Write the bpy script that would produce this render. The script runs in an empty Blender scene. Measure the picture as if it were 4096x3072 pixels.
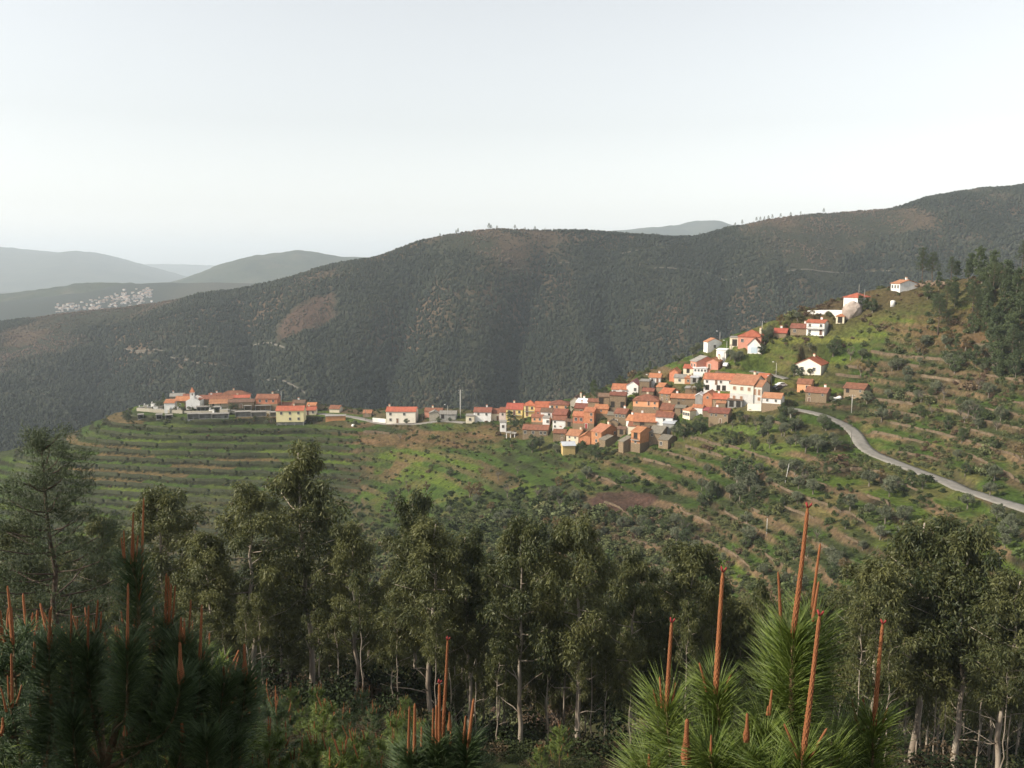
import bpy, bmesh, math, random
import numpy as np
from mathutils import Vector, Matrix

# ------------------------------------------------------------------ camera, sky, sun, exposure
SC = bpy.context.scene
COL = SC.collection
FPX = 887.0                       # focal length in pixels of a 1024 wide frame
PITCH = math.radians(7.64)
cam_d = bpy.data.cameras.new('camera')
cam_d.sensor_width = 36.0
cam_d.lens = FPX / 1024 * 36.0
cam_d.clip_start = 0.1
cam_d.clip_end = 60000
cam = bpy.data.objects.new('camera', cam_d)
COL.objects.link(cam)
cam.location = (0, 0, 0)
cam.rotation_euler = (math.pi / 2 - PITCH, 0, 0)
SC.camera = cam

SUN_AZ = math.radians(-106)       # from +Y, clockwise: to the left and a little behind the camera
SUN_EL = math.radians(34)
world = bpy.data.worlds.new('World')
SC.world = world
world.use_nodes = True
wn, wl = world.node_tree.nodes, world.node_tree.links
bgn = wn['Background']
sky = wn.new('ShaderNodeTexSky')
sky.sky_type = 'NISHITA'
sky.sun_disc = False
sky.sun_elevation = SUN_EL
sky.sun_rotation = SUN_AZ
sky.altitude = 300
sky.air_density = 1.5
sky.dust_density = 1.0
sky.ozone_density = 1.0
hs = wn.new('ShaderNodeHueSaturation')
hs.inputs['Saturation'].default_value = 0.20
wl.new(sky.outputs[0], hs.inputs['Color'])
wl.new(hs.outputs[0], bgn.inputs['Color'])
bgn.inputs['Strength'].default_value = 0.113

sun_d = bpy.data.lights.new('sun', 'SUN')
sun_d.energy = 3.6
sun_d.angle = math.radians(0.6)
sun_d.color = (1.0, 0.90, 0.75)
sun = bpy.data.objects.new('sun', sun_d)
COL.objects.link(sun)
sdir = Vector((math.sin(SUN_AZ) * math.cos(SUN_EL), math.cos(SUN_AZ) * math.cos(SUN_EL), math.sin(SUN_EL)))
sun.rotation_euler = sdir.to_track_quat('Z', 'Y').to_euler()
sun.location = sdir * 50

SC.view_settings.view_transform = 'Standard'
SC.view_settings.look = 'None'
SC.view_settings.exposure = 0.75
SC.view_settings.gamma = 1.0
SC.view_settings.use_curve_mapping = False
SC.render.engine = 'CYCLES'
cy = SC.cycles
cy.use_denoising = True
try:
    cy.denoiser = 'OPENIMAGEDENOISE'
    cy.denoising_input_passes = 'RGB_ALBEDO_NORMAL'
except Exception:
    pass
cy.max_bounces = 5
cy.diffuse_bounces = 2
cy.glossy_bounces = 2
cy.transmission_bounces = 2
cy.volume_bounces = 2
cy.transparent_max_bounces = 4
cy.use_adaptive_sampling = True
cy.adaptive_threshold = 0.02
SC.render.use_persistent_data = False

# ------------------------------------------------------------------ small helpers
rng = np.random.default_rng(7)
random.seed(7)


def tag(o, label=None, cat=None, group=None, kind=None):
    if label:
        o['label'] = label
    if cat:
        o['category'] = cat
    if group:
        o['group'] = group
    if kind:
        o['kind'] = kind
    return o


def link(name, data, parent=None, mat=None):
    o = bpy.data.objects.new(name, data)
    COL.objects.link(o)
    if parent is not None:
        o.parent = parent
    if mat is not None and data is not None and hasattr(data, 'materials') and len(data.materials) == 0:
        data.materials.append(mat)
    return o


def mesh_np(name, v, f, mat=None, smooth=False):
    """mesh from an (N,3) array and an (M,k) array of faces that all have k corners, or a list of such arrays"""
    v = np.asarray(v, dtype=np.float32)
    fl = f if isinstance(f, list) else [f]
    fl = [np.asarray(a, dtype=np.int32) for a in fl if len(a)]
    m = bpy.data.meshes.new(name)
    m.vertices.add(len(v))
    m.vertices.foreach_set('co', v.ravel())
    nl = sum(a.size for a in fl)
    nf = sum(len(a) for a in fl)
    m.loops.add(nl)
    m.polygons.add(nf)
    m.loops.foreach_set('vertex_index', np.concatenate([a.ravel() for a in fl]))
    tot = np.concatenate([np.full(len(a), a.shape[1], dtype=np.int32) for a in fl])
    st = np.concatenate([[0], np.cumsum(tot)[:-1]]).astype(np.int32)
    m.polygons.foreach_set('loop_start', st)
    m.polygons.foreach_set('loop_total', tot)
    if smooth:
        m.polygons.foreach_set('use_smooth', np.ones(nf, dtype=bool))
    m.update(calc_edges=True)
    m.validate()
    if mat is not None:
        m.materials.append(mat)
    return m


class MB:
    """collects boxes, slabs, tubes and quads of ONE piece"""
    def __init__(s):
        s.v, s.f = [], []

    def add(s, vs, fs):
        o = len(s.v)
        s.v += [tuple(p) for p in vs]
        s.f += [tuple(i + o for i in q) for q in fs]
        return s

    def box(s, x0, x1, y0, y1, z0, z1):
        return s.add([(x0, y0, z0), (x1, y0, z0), (x1, y1, z0), (x0, y1, z0), (x0, y0, z1), (x1, y0, z1), (x1, y1, z1), (x0, y1, z1)],
                     [(3, 2, 1, 0), (4, 5, 6, 7), (0, 1, 5, 4), (1, 2, 6, 5), (2, 3, 7, 6), (3, 0, 4, 7)])

    def slab(s, pts, t):
        """polygon pts (counter-clockwise from above) thickened downwards by t"""
        n = len(pts)
        top = [tuple(p) for p in pts]
        bot = [(p[0], p[1], p[2] - t) for p in pts]
        fs = [tuple(range(n)), tuple(range(2 * n - 1, n - 1, -1))]
        for i in range(n):
            j = (i + 1) % n
            fs.append((i, i + n, j + n, j))
        return s.add(top + bot, fs)

    def prism(s, prof, y0, y1):
        """profile of (x,z) points extruded along y"""
        n = len(prof)
        a = [(p[0], y0, p[1]) for p in prof]
        b = [(p[0], y1, p[1]) for p in prof]
        fs = [tuple(range(n)), tuple(range(2 * n - 1, n - 1, -1))]
        for i in range(n):
            j = (i + 1) % n
            fs.append((j, i, i + n, j + n))
        return s.add(a + b, fs)

    def tube(s, pts, rad, n=6):
        pts = [Vector(p) for p in pts]
        vs, fs = [], []
        for i, p in enumerate(pts):
            d = (pts[min(i + 1, len(pts) - 1)] - pts[max(i - 1, 0)]).normalized()
            a = d.orthogonal().normalized() if abs(d.z) < .9 else d.cross(Vector((0, 1, 0))).normalized()
            b = d.cross(a)
            r = rad[i] if hasattr(rad, '__len__') else rad
            for k in range(n):
                t = 2 * math.pi * k / n
                vs.append(p + (a * math.cos(t) + b * math.sin(t)) * r)
        for i in range(len(pts) - 1):
            for k in range(n):
                j = (k + 1) % n
                fs.append((i * n + k, i * n + j, i * n + n + j, i * n + n + k))
        fs.append(tuple(range(n - 1, -1, -1)))
        o = (len(pts) - 1) * n
        fs.append(tuple(range(o, o + n)))
        return s.add(vs, fs)

    def mesh(s, name, mat=None, smooth=False):
        m = bpy.data.meshes.new(name)
        m.from_pydata(s.v, [], s.f)
        if smooth:
            m.polygons.foreach_set('use_smooth', [True] * len(m.polygons))
        m.update()
        if mat is not None:
            m.materials.append(mat)
        return m

    def build(s, name, mat, parent=None, smooth=False):
        return link(name, s.mesh(name, mat, smooth), parent)


def empty(name, loc, rz=0.0):
    o = bpy.data.objects.new(name, None)
    o.empty_display_size = 0.5
    COL.objects.link(o)
    o.location = loc
    o.rotation_euler = (0, 0, rz)
    return o


KIDS = {}


def copy_tree(src, loc, rz=0.0, scale=1.0):
    """a thing, its parts and their sub-parts, sharing mesh data"""
    def kids(o):
        return [(k, kids(k)) for k in o.children]

    def rec(o, ks, parent):
        c = o.copy()
        COL.objects.link(c)
        c.parent = parent
        for k, kk in ks:
            rec(k, kk, c)
        return c
    if src.name not in KIDS:
        KIDS[src.name] = kids(src)
    r = rec(src, KIDS[src.name], None)
    r.location = loc
    r.rotation_euler = (0, 0, rz)
    r.scale = (scale, scale, scale) if not hasattr(scale, '__len__') else scale
    return r


def unproj(u, v, Y):
    """point at depth Y (metres along +Y) behind pixel (u, v) of the 1024 x 768 frame"""
    a = (u - 512) / FPX
    b = (384 - v) / FPX
    den = math.cos(PITCH) + b * math.sin(PITCH)
    return (a / den * Y, Y, (b * math.cos(PITCH) - math.sin(PITCH)) / den * Y)


def proj(x, y, z):
    """pixel of the 1024 x 768 frame in which a point appears"""
    yy = np.maximum(y, 1)
    vv = 384 - FPX * np.tan(np.arctan(z / yy) + PITCH)
    return 512 + FPX * (x / yy) * (math.cos(PITCH) + (384 - vv) / FPX * math.sin(PITCH)), vv


def _hash(ix, iy, seed):
    h = np.sin(ix * 127.1 + iy * 311.7 + seed * 74.7) * 43758.5453
    return h - np.floor(h)


def vnoise(x, y, seed=0.0):
    ix, iy = np.floor(x), np.floor(y)
    fx, fy = x - ix, y - iy
    fx = fx * fx * (3 - 2 * fx)
    fy = fy * fy * (3 - 2 * fy)
    a, b = _hash(ix, iy, seed), _hash(ix + 1, iy, seed)
    c, d = _hash(ix, iy + 1, seed), _hash(ix + 1, iy + 1, seed)
    return (a + (b - a) * fx) * (1 - fy) + (c + (d - c) * fx) * fy


def fbm(x, y, seed=0.0, octs=4):
    t, a, n = 0, .5, 0
    for i in range(octs):
        t = t + a * (vnoise(x * 2 ** i, y * 2 ** i, seed + i * 3.1) - .5)
        a *= .5
    return t * 2


def sstep(a, b, x):
    t = np.clip((x - a) / (b - a), 0, 1)
    return t * t * (3 - 2 * t)


# ------------------------------------------------------------------ materials
def new_mat(name):
    m = bpy.data.materials.new(name)
    m.use_nodes = True
    nt = m.node_tree
    return m, nt.nodes, nt.links, nt.nodes['Principled BSDF']


def ramp(n, stops):
    r = n.new('ShaderNodeValToRGB')
    e = r.color_ramp.elements
    while len(e) < len(stops):
        e.new(.5)
    for k, (p, c) in enumerate(stops):
        e[k].position = p
        e[k].color = (*c, 1)
    return r


def noise_node(n, l, scale, detail=4, rough=.55, coord=None, vecscale=None):
    t = n.new('ShaderNodeTexNoise')
    t.inputs['Scale'].default_value = scale
    t.inputs['Detail'].default_value = detail
    t.inputs['Roughness'].default_value = rough
    if coord is not None:
        if vecscale:
            mp = n.new('ShaderNodeMapping')
            mp.inputs['Scale'].default_value = vecscale
            l.new(coord, mp.inputs['Vector'])
            l.new(mp.outputs[0], t.inputs['Vector'])
        else:
            l.new(coord, t.inputs['Vector'])
    return t


def surf(name, c0, c1, scale=1.2, rough=.85, bump=.3, bumpscale=6, vecscale=None, stain=None, hue=0.0, val=0.0, spec=.3):
    """two-tone weathered surface; optional stain colour and per-object variation"""
    m, n, l, p = new_mat(name)
    tc = n.new('ShaderNodeTexCoord')
    t = noise_node(n, l, scale, 5, .6, tc.outputs['Object'], vecscale)
    r = ramp(n, [(.3, c0), (.7, c1)])
    l.new(t.outputs['Fac'], r.inputs[0])
    out = r.outputs[0]
    if stain:
        t2 = noise_node(n, l, .55, 6, .7, tc.outputs['Object'], (1, 1, .45))
        r2 = ramp(n, [(.52, (0, 0, 0)), (.75, (1, 1, 1))])
        l.new(t2.outputs['Fac'], r2.inputs[0])
        mx = n.new('ShaderNodeMix')
        mx.data_type = 'RGBA'
        mm = n.new('ShaderNodeMath')
        mm.operation = 'MULTIPLY'
        mm.inputs[1].default_value = stain[1]
        l.new(r2.outputs[0], mm.inputs[0])
        l.new(mm.outputs[0], mx.inputs['Factor'])
        l.new(out, mx.inputs['A'])
        mx.inputs['B'].default_value = (*stain[0], 1)
        out = mx.outputs['Result']
    if hue or val:
        oi = n.new('ShaderNodeObjectInfo')
        h = n.new('ShaderNodeHueSaturation')
        for sock, amp, cen, mul in (('Hue', hue, .5, 1.0), ('Value', val, 1.0, 7.3)):
            a = n.new('ShaderNodeMath')
            a.operation = 'MULTIPLY'
            a.inputs[1].default_value = mul
            l.new(oi.outputs['Random'], a.inputs[0])
            b = n.new('ShaderNodeMath')
            b.operation = 'FRACT'
            l.new(a.outputs[0], b.inputs[0])
            c = n.new('ShaderNodeMath')
            c.operation = 'MULTIPLY_ADD'
            c.inputs[1].default_value = 2 * amp
            c.inputs[2].default_value = cen - amp
            l.new(b.outputs[0], c.inputs[0])
            l.new(c.outputs[0], h.inputs[sock])
        l.new(out, h.inputs['Color'])
        out = h.outputs[0]
    l.new(out, p.inputs['Base Color'])
    p.inputs['Roughness'].default_value = rough
    p.inputs['Specular IOR Level'].default_value = spec
    if bump:
        tb = noise_node(n, l, bumpscale, 4, .6, tc.outputs['Object'])
        bn = n.new('ShaderNodeBump')
        bn.inputs['Strength'].default_value = bump
        bn.inputs['Distance'].default_value = .08
        l.new(tb.outputs['Fac'], bn.inputs['Height'])
        l.new(bn.outputs[0], p.inputs['Normal'])
    return m


def leaf_mat(name, dark, light, rough=.5, trans=.25, spread=.5, hue=.015, spec=.4):
    """foliage: per-leaf and per-plant variation between two real leaf colours, some light let through"""
    m, n, l, p = new_mat(name)
    at = n.new('ShaderNodeAttribute')
    at.attribute_name = 'lv'
    oi = n.new('ShaderNodeObjectInfo')
    mx = n.new('ShaderNodeMath')
    mx.operation = 'MULTIPLY_ADD'
    mx.inputs[1].default_value = spread
    l.new(oi.outputs['Random'], mx.inputs[0])
    m2 = n.new('ShaderNodeMath')
    m2.operation = 'MULTIPLY'
    m2.inputs[1].default_value = 1 - spread
    l.new(at.outputs['Fac'], m2.inputs[0])
    l.new(m2.outputs[0], mx.inputs[2])
    r = ramp(n, [(.05, dark), (.95, light)])
    l.new(mx.outputs[0], r.inputs[0])
    l.new(r.outputs[0], p.inputs['Base Color'])
    p.inputs['Roughness'].default_value = rough
    p.inputs['Specular IOR Level'].default_value = spec
    if trans:
        tr = n.new('ShaderNodeBsdfTranslucent')
        l.new(r.outputs[0], tr.inputs['Color'])
        ms = n.new('ShaderNodeMixShader')
        ms.inputs[0].default_value = trans
        l.new(p.outputs[0], ms.inputs[1])
        l.new(tr.outputs[0], ms.inputs[2])
        l.new(ms.outputs[0], n['Material Output'].inputs['Surface'])
    return m


def set_float_attr(me, name, arr, domain='POINT'):
    a = me.attributes.new(name, 'FLOAT', domain)
    a.data.foreach_set('value', np.asarray(arr, dtype=np.float32))
# ------------------------------------------------------------------ the lie of the land
APEX = -8.0


def pchip(xk, yk, xq):
    xk, yk = np.asarray(xk, float), np.asarray(yk, float)
    if len(xk) == 1:
        return np.full_like(xq, yk[0])
    h = np.diff(xk)
    d = np.diff(yk) / h
    m = np.zeros_like(yk)
    m[0], m[-1] = d[0], d[-1]
    if len(xk) > 2:
        w1, w2 = 2 * h[1:] + h[:-1], h[1:] + 2 * h[:-1]
        ok = d[1:] * d[:-1] > 0
        with np.errstate(divide='ignore', invalid='ignore'):
            mm = (w1 + w2) / (w1 / d[:-1] + w2 / d[1:])
        m[1:-1] = np.where(ok, mm, 0)
    xq = np.clip(xq, xk[0], xk[-1])
    i = np.clip(np.searchsorted(xk, xq, side='right') - 1, 0, len(h) - 1)
    t = (xq - xk[i]) / h[i]
    t2, t3 = t * t, t * t * t
    return (2 * t3 - 3 * t2 + 1) * yk[i] + (t3 - 2 * t2 + t) * h[i] * m[i] + (3 * t2 - 2 * t3) * yk[i + 1] + (t3 - t2) * h[i] * m[i + 1]


def feat(pts):
    """a line along the land, from points (u, v, Y) seen in the picture or (x/y slope, None, Y, z)"""
    L = []
    for q in pts:
        if len(q) == 3:
            x, y, z = unproj(*q)
            L.append((x / (y - APEX), y, z))
        else:
            L.append((q[0], q[2], q[3]))
    L.sort()
    a = np.array(L)
    return a[:, 0], a[:, 1], a[:, 2]


def flat(Y, z):
    return feat([(0.0, None, Y, z)])


FEATS = [
    flat(-7.5, 1.2), flat(0.0, -1.75), flat(5, -4.9), flat(13, -9.6),
    feat([(0, 752, 25), (380, 754, 25), (480, 790, 25), (1024, 800, 25)]),
    feat([(0, 712, 55), (380, 714, 55), (480, 765, 55), (700, 785, 52), (1024, 795, 50)]),
    feat([(-.6, None, 115, -65), (0, None, 108, -67), (.35, None, 90, -58), (.6, None, 80, -52)]),
    feat([(-.6, None, 190, -112), (-.2, None, 185, -110), (0, None, 165, -98), (.3, None, 138, -76), (.6, None, 115, -60)]),
    feat([(0, 545, 335), (150, 555, 322), (300, 560, 296), (400, 575, 262), (500, 600, 222), (600, 610, 208), (700, 610, 196), (850, 605, 172), (1024, 605, 148)]),
    feat([(0, 478, 385), (100, 482, 366), (200, 485, 360), (300, 487, 352), (400, 490, 335), (500, 502, 290), (600, 517, 258), (700, 522, 240), (800, 522, 217), (900, 528, 196), (1024, 530, 172)]),
    feat([(0, 457, 402), (60, 447, 396), (130, 428, 397), (200, 418, 404), (300, 422, 400), (400, 426, 385), (480, 433, 365), (540, 439, 340), (600, 449, 315), (680, 440, 298), (740, 424, 290), (790, 413, 285), (835, 424, 272), (860, 446, 258), (920, 470, 234), (1024, 507, 190)]),
    feat([(0, 453, 411), (60, 441, 408), (130, 414, 416), (200, 404, 426), (300, 409, 422), (400, 413, 403), (480, 417, 386), (560, 413, 358), (620, 402, 338), (700, 386, 328), (780, 374, 320), (860, 365, 306), (940, 365, 282), (1024, 368, 256)]),
    feat([(0, 452, 420), (60, 438, 420), (130, 410, 434), (190, 400, 444), (280, 402, 440), (350, 407, 422), (480, 412, 398), (560, 402, 376), (600, 391, 366), (640, 374, 359), (690, 355, 354), (750, 331, 350), (800, 314, 347), (850, 300, 344), (900, 287, 338), (950, 280, 326), (1024, 270, 310)]),
    feat([(-.6, None, 530, -185), (-.3, None, 540, -180), (0, None, 500, -165), (.25, None, 480, -130), (.6, None, 440, -75)]),
    feat([(-.6, None, 640, -215), (0, None, 620, -205), (.6, None, 600, -165)]),
    feat([(-.6, None, 745, -175), (0, None, 740, -168), (.3, None, 760, -150), (.6, None, 800, -120)]),
    feat([(0, 388, 985), (120, 375, 985), (250, 358, 980), (400, 330, 985), (500, 318, 985), (600, 312, 1000), (700, 308, 1020), (850, 298, 1040), (1024, 280, 1080)]),
    feat([(0, 324, 1340), (60, 315, 1330), (130, 307, 1320), (200, 296, 1310), (260, 287, 1300), (330, 267, 1290), (380, 256, 1270), (420, 242, 1260), (450, 234, 1255), (490, 230, 1250), (540, 231, 1255), (600, 233, 1270), (640, 236, 1290), (690, 238, 1320), (720, 231, 1330), (760, 221, 1340), (800, 215, 1350), (850, 212, 1370), (890, 209, 1390), (930, 198, 1410), (980, 191, 1440), (1024, 187, 1460)]),
    feat([(-.6, None, 1750, -230), (0, None, 1750, -60), (.6, None, 1800, 20)]),
    feat([(0, 317, 2350), (140, 312, 2400), (250, 300, 2500), (512, 300, 2500), (1024, 300, 2500)]),
    feat([(0, 300, 2800), (70, 296, 2850), (140, 289, 2900), (250, 282, 2900), (512, 290, 2900), (1024, 290, 2900)]),
    flat(3600, -170), flat(15500, -190),
]
K_FOOT, K_RIDGE, K_CREST, K_RAV = 15, 17, 12, 7


SG = np.linspace(-.96, .96, 3841)
YG = np.stack([pchip(a, b, SG) for a, b, c in FEATS], -1)
ZG = np.stack([pchip(a, c, SG) for a, b, c in FEATS], -1)


def feats_at(s):
    f = np.clip((s + .96) / 1.92 * 3840, 0, 3839.999)
    i = f.astype(int)
    f = (f - i)[:, None]
    return YG[i] * (1 - f) + YG[i + 1] * f, ZG[i] * (1 - f) + ZG[i + 1] * f


def loft(x, y):
    """height, and where along the village slope and the mountain the point lies"""
    s = np.clip(x / np.maximum(y - APEX, .2), -.95, .95)
    Yk, Zk = feats_at(s)
    h = np.maximum(np.diff(Yk, axis=-1), .5)
    d = np.diff(Zk, axis=-1) / h
    m = np.zeros_like(Zk)
    w1, w2 = 2 * h[:, 1:] + h[:, :-1], h[:, 1:] + 2 * h[:, :-1]
    with np.errstate(divide='ignore', invalid='ignore'):
        mm = (w1 + w2) / (w1 / d[:, :-1] + w2 / d[:, 1:])
    m[:, 1:-1] = np.where(d[:, 1:] * d[:, :-1] > 0, mm, 0)
    m[:, 0], m[:, -1] = d[:, 0], d[:, -1]
    i = np.clip((y[:, None] >= Yk).sum(-1) - 1, 0, Yk.shape[1] - 2)
    r = np.arange(len(y))
    hh = h[r, i]
    t = np.clip((y - Yk[r, i]) / hh, 0, 1)
    t2, t3 = t * t, t * t * t
    z = (2 * t3 - 3 * t2 + 1) * Zk[r, i] + (t3 - 2 * t2 + t) * hh * m[r, i] + (3 * t2 - 2 * t3) * Zk[r, i + 1] + (t3 - t2) * hh * m[r, i + 1]
    spur = sstep(0, 1, (y - Yk[:, K_RAV]) / 30) * (1 - sstep(0, 1, (y - Yk[:, K_CREST] - 2) / 12))
    mt = (y - Yk[:, K_FOOT] + 60) / (Yk[:, K_RIDGE] - Yk[:, K_FOOT] + 60)
    up = (y - Yk[:, K_RAV]) / (Yk[:, K_CREST] - Yk[:, K_RAV])
    return z, s, spur, mt, up


GULLY = [(-.46, .05, 38, .02), (-.285, .035, 36, .05), (-.125, .042, 58, -.045), (.012, .042, 64, -.05), (.115, .044, 58, .06), (.24, .045, 36, .05), (.40, .055, 36, .08), (-.38, .02, 7, .03), (-.2, .018, 8, .0), (-.055, .018, 8, -.02), (.06, .016, 7, .0), (.17, .02, 8, .05), (.32, .022, 8, .05), (.5, .03, 9, .05)]
PADS = []       # level places cut for houses: (x, y, rz, half width, half depth, z)
ROADS = []      # sampled road beds: (array of xyz, half width)


def land(x, y, pads=True, full=False):
    x, y = np.atleast_1d(np.asarray(x, float)), np.atleast_1d(np.asarray(y, float))
    if len(x) > 60000:
        parts = [land(x[k:k + 60000], y[k:k + 60000], pads, full) for k in range(0, len(x), 60000)]
        return tuple(np.concatenate(q) for q in zip(*parts)) if full else np.concatenate(parts)
    z, s, spur, mt, up = loft(x, y)
    # gullies and spurs of the mountain
    mm = np.clip(mt, 0, 1.25)
    env = np.sin(np.clip(mm, 0, 1.0) * math.pi) ** .8 * (mt > 0) * (mt < 1.0)
    warp = .022 * fbm(s * 9, mm * 3, 5, 3)
    g = np.zeros_like(z)
    for gs, w, a, sl in GULLY:
        q = (s + warp - gs - sl * (.5 - mm)) / w
        g = g - a * np.exp(-np.abs(q) ** 1.3)
    far = sstep(560, 800, y)
    z = z + env * g + far * (1 - sstep(1900, 2600, y)) * 9 * fbm(x / 90, y / 90, 11, 4) * (.25 + .75 * env) + far * sstep(1900, 2600, y) * 40 * fbm(x / 420, y / 420, 12, 5)
    near = 1 - sstep(100, 150, y)
    z = z + near * sstep(2, 14, y) * 1.1 * fbm(x / 9, y / 9, 3, 3)
    # village slope: soft swells, then terraces
    sw = fbm(x / 34, y / 34, 21, 3)
    z = z + spur * 2.6 * sw * sstep(.02, .2, up)
    left = 1 - sstep(-.20, -.13, s)
    right = sstep(.02, .12, s)
    wild = fbm(x / 40, y / 40, 31, 3)
    amt = spur * np.clip(left * .95 * sstep(.12, .3, up) + (1 - left) * (.45 + .5 * right) * sstep(-.40, -.05, wild + .12 * right), 0, .95) * (1 - .8 * sstep(.84, .95, up) * sstep(.1, .3, s))
    hstep = np.where(s < -.17, 2.6, 2.5)
    zz = z + 0.8 * fbm(x / 26, y / 26, 41, 3) * (1 - .35 * left)
    ph = zz / hstep
    fl = np.floor(ph)
    p = ph - fl
    gp = np.where(p < .66, p * .16 / .66, .16 + .84 * (p - .66) / .34)
    z = z + amt * ((fl + gp) * hstep - zz)
    riser = amt * (p > .64)
    z = z + spur * .35 * fbm(x / 3.5, y / 3.5, 51, 2)
    if pads and PADS:
        for (px, py, rz, hw, hd, pz) in PADS:
            k = np.nonzero((np.abs(x - px) < 14) & (np.abs(y - py) < 14))[0]
            if len(k) == 0:
                continue
            c, sn = math.cos(-rz), math.sin(-rz)
            lx = (x[k] - px) * c - (y[k] - py) * sn
            ly = (x[k] - px) * sn + (y[k] - py) * c
            dd = np.maximum(np.abs(lx) - hw, np.abs(ly) - hd)
            w = 1 - sstep(.3, 1.6, dd)
            z[k] = z[k] * (1 - w) + np.minimum(z[k], pz - .06) * w
    if pads and ROADS:
        for P, hw in ROADS:
            lo, hi = P.min(0) - 6, P.max(0) + 6
            k = np.nonzero((x > lo[0]) & (x < hi[0]) & (y > lo[1]) & (y < hi[1]))[0]
            for q in range(0, len(k), 20000):
                kk = k[q:q + 20000]
                d2 = (x[kk, None] - P[None, :, 0]) ** 2 + (y[kk, None] - P[None, :, 1]) ** 2
                j = d2.argmin(1)
                dd = np.sqrt(d2[np.arange(len(kk)), j])
                w = 1 - sstep(hw + .6, hw + 3.0, dd)
                z[kk] = z[kk] * (1 - w) + (P[j, 2] - .12) * w
    if full:
        return z, s, spur, mt, up, riser, amt, p, fl, ph
    return z


def hit(u, v, y0=150.0, y1=470.0, step=1.0):
    """where the line of sight through a pixel meets the land"""
    Y = np.arange(y0, y1, step)
    x1, _, z1 = unproj(u, v, 1.0)
    zt = land(x1 * Y, Y, pads=False)
    b = np.nonzero(zt >= z1 * Y)[0]
    if len(b) == 0:
        return None
    k = b[0]
    if k == 0:
        return (x1 * Y[0], Y[0], float(zt[0]))
    g0, g1 = zt[k - 1] - z1 * Y[k - 1], zt[k] - z1 * Y[k]
    yy = Y[k] - step * g1 / (g1 - g0)
    return (x1 * yy, yy, float(z1 * yy))


def hits(uv, y0=150.0, y1=470.0, step=3.0):
    """the same for many pixels; misses come back as nan"""
    uv = np.asarray(uv, float)
    a = (uv[:, 0] - 512) / FPX
    b = (384 - uv[:, 1]) / FPX
    den = math.cos(PITCH) + b * math.sin(PITCH)
    sx, sz = a / den, (b * math.cos(PITCH) - math.sin(PITCH)) / den
    Y = np.arange(y0, y1, step)
    X2, Y2 = sx[:, None] * Y[None, :], np.repeat(Y[None, :], len(uv), 0)
    gap = land(X2.ravel(), Y2.ravel(), pads=False).reshape(X2.shape) - sz[:, None] * Y[None, :]
    k = (gap >= 0).argmax(1)
    ok = (gap >= 0).any(1) & (k > 0)
    r = np.arange(len(uv))
    k = np.maximum(k, 1)
    g0, g1 = gap[r, k - 1], gap[r, k]
    yy = Y[k] - step * np.where(g1 - g0 > 1e-9, g1 / (g1 - g0 + 1e-12), 0)
    out = np.stack([sx * yy, yy, land(sx * yy, yy, pads=False)], -1)
    out[~ok] = np.nan
    return out
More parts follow.
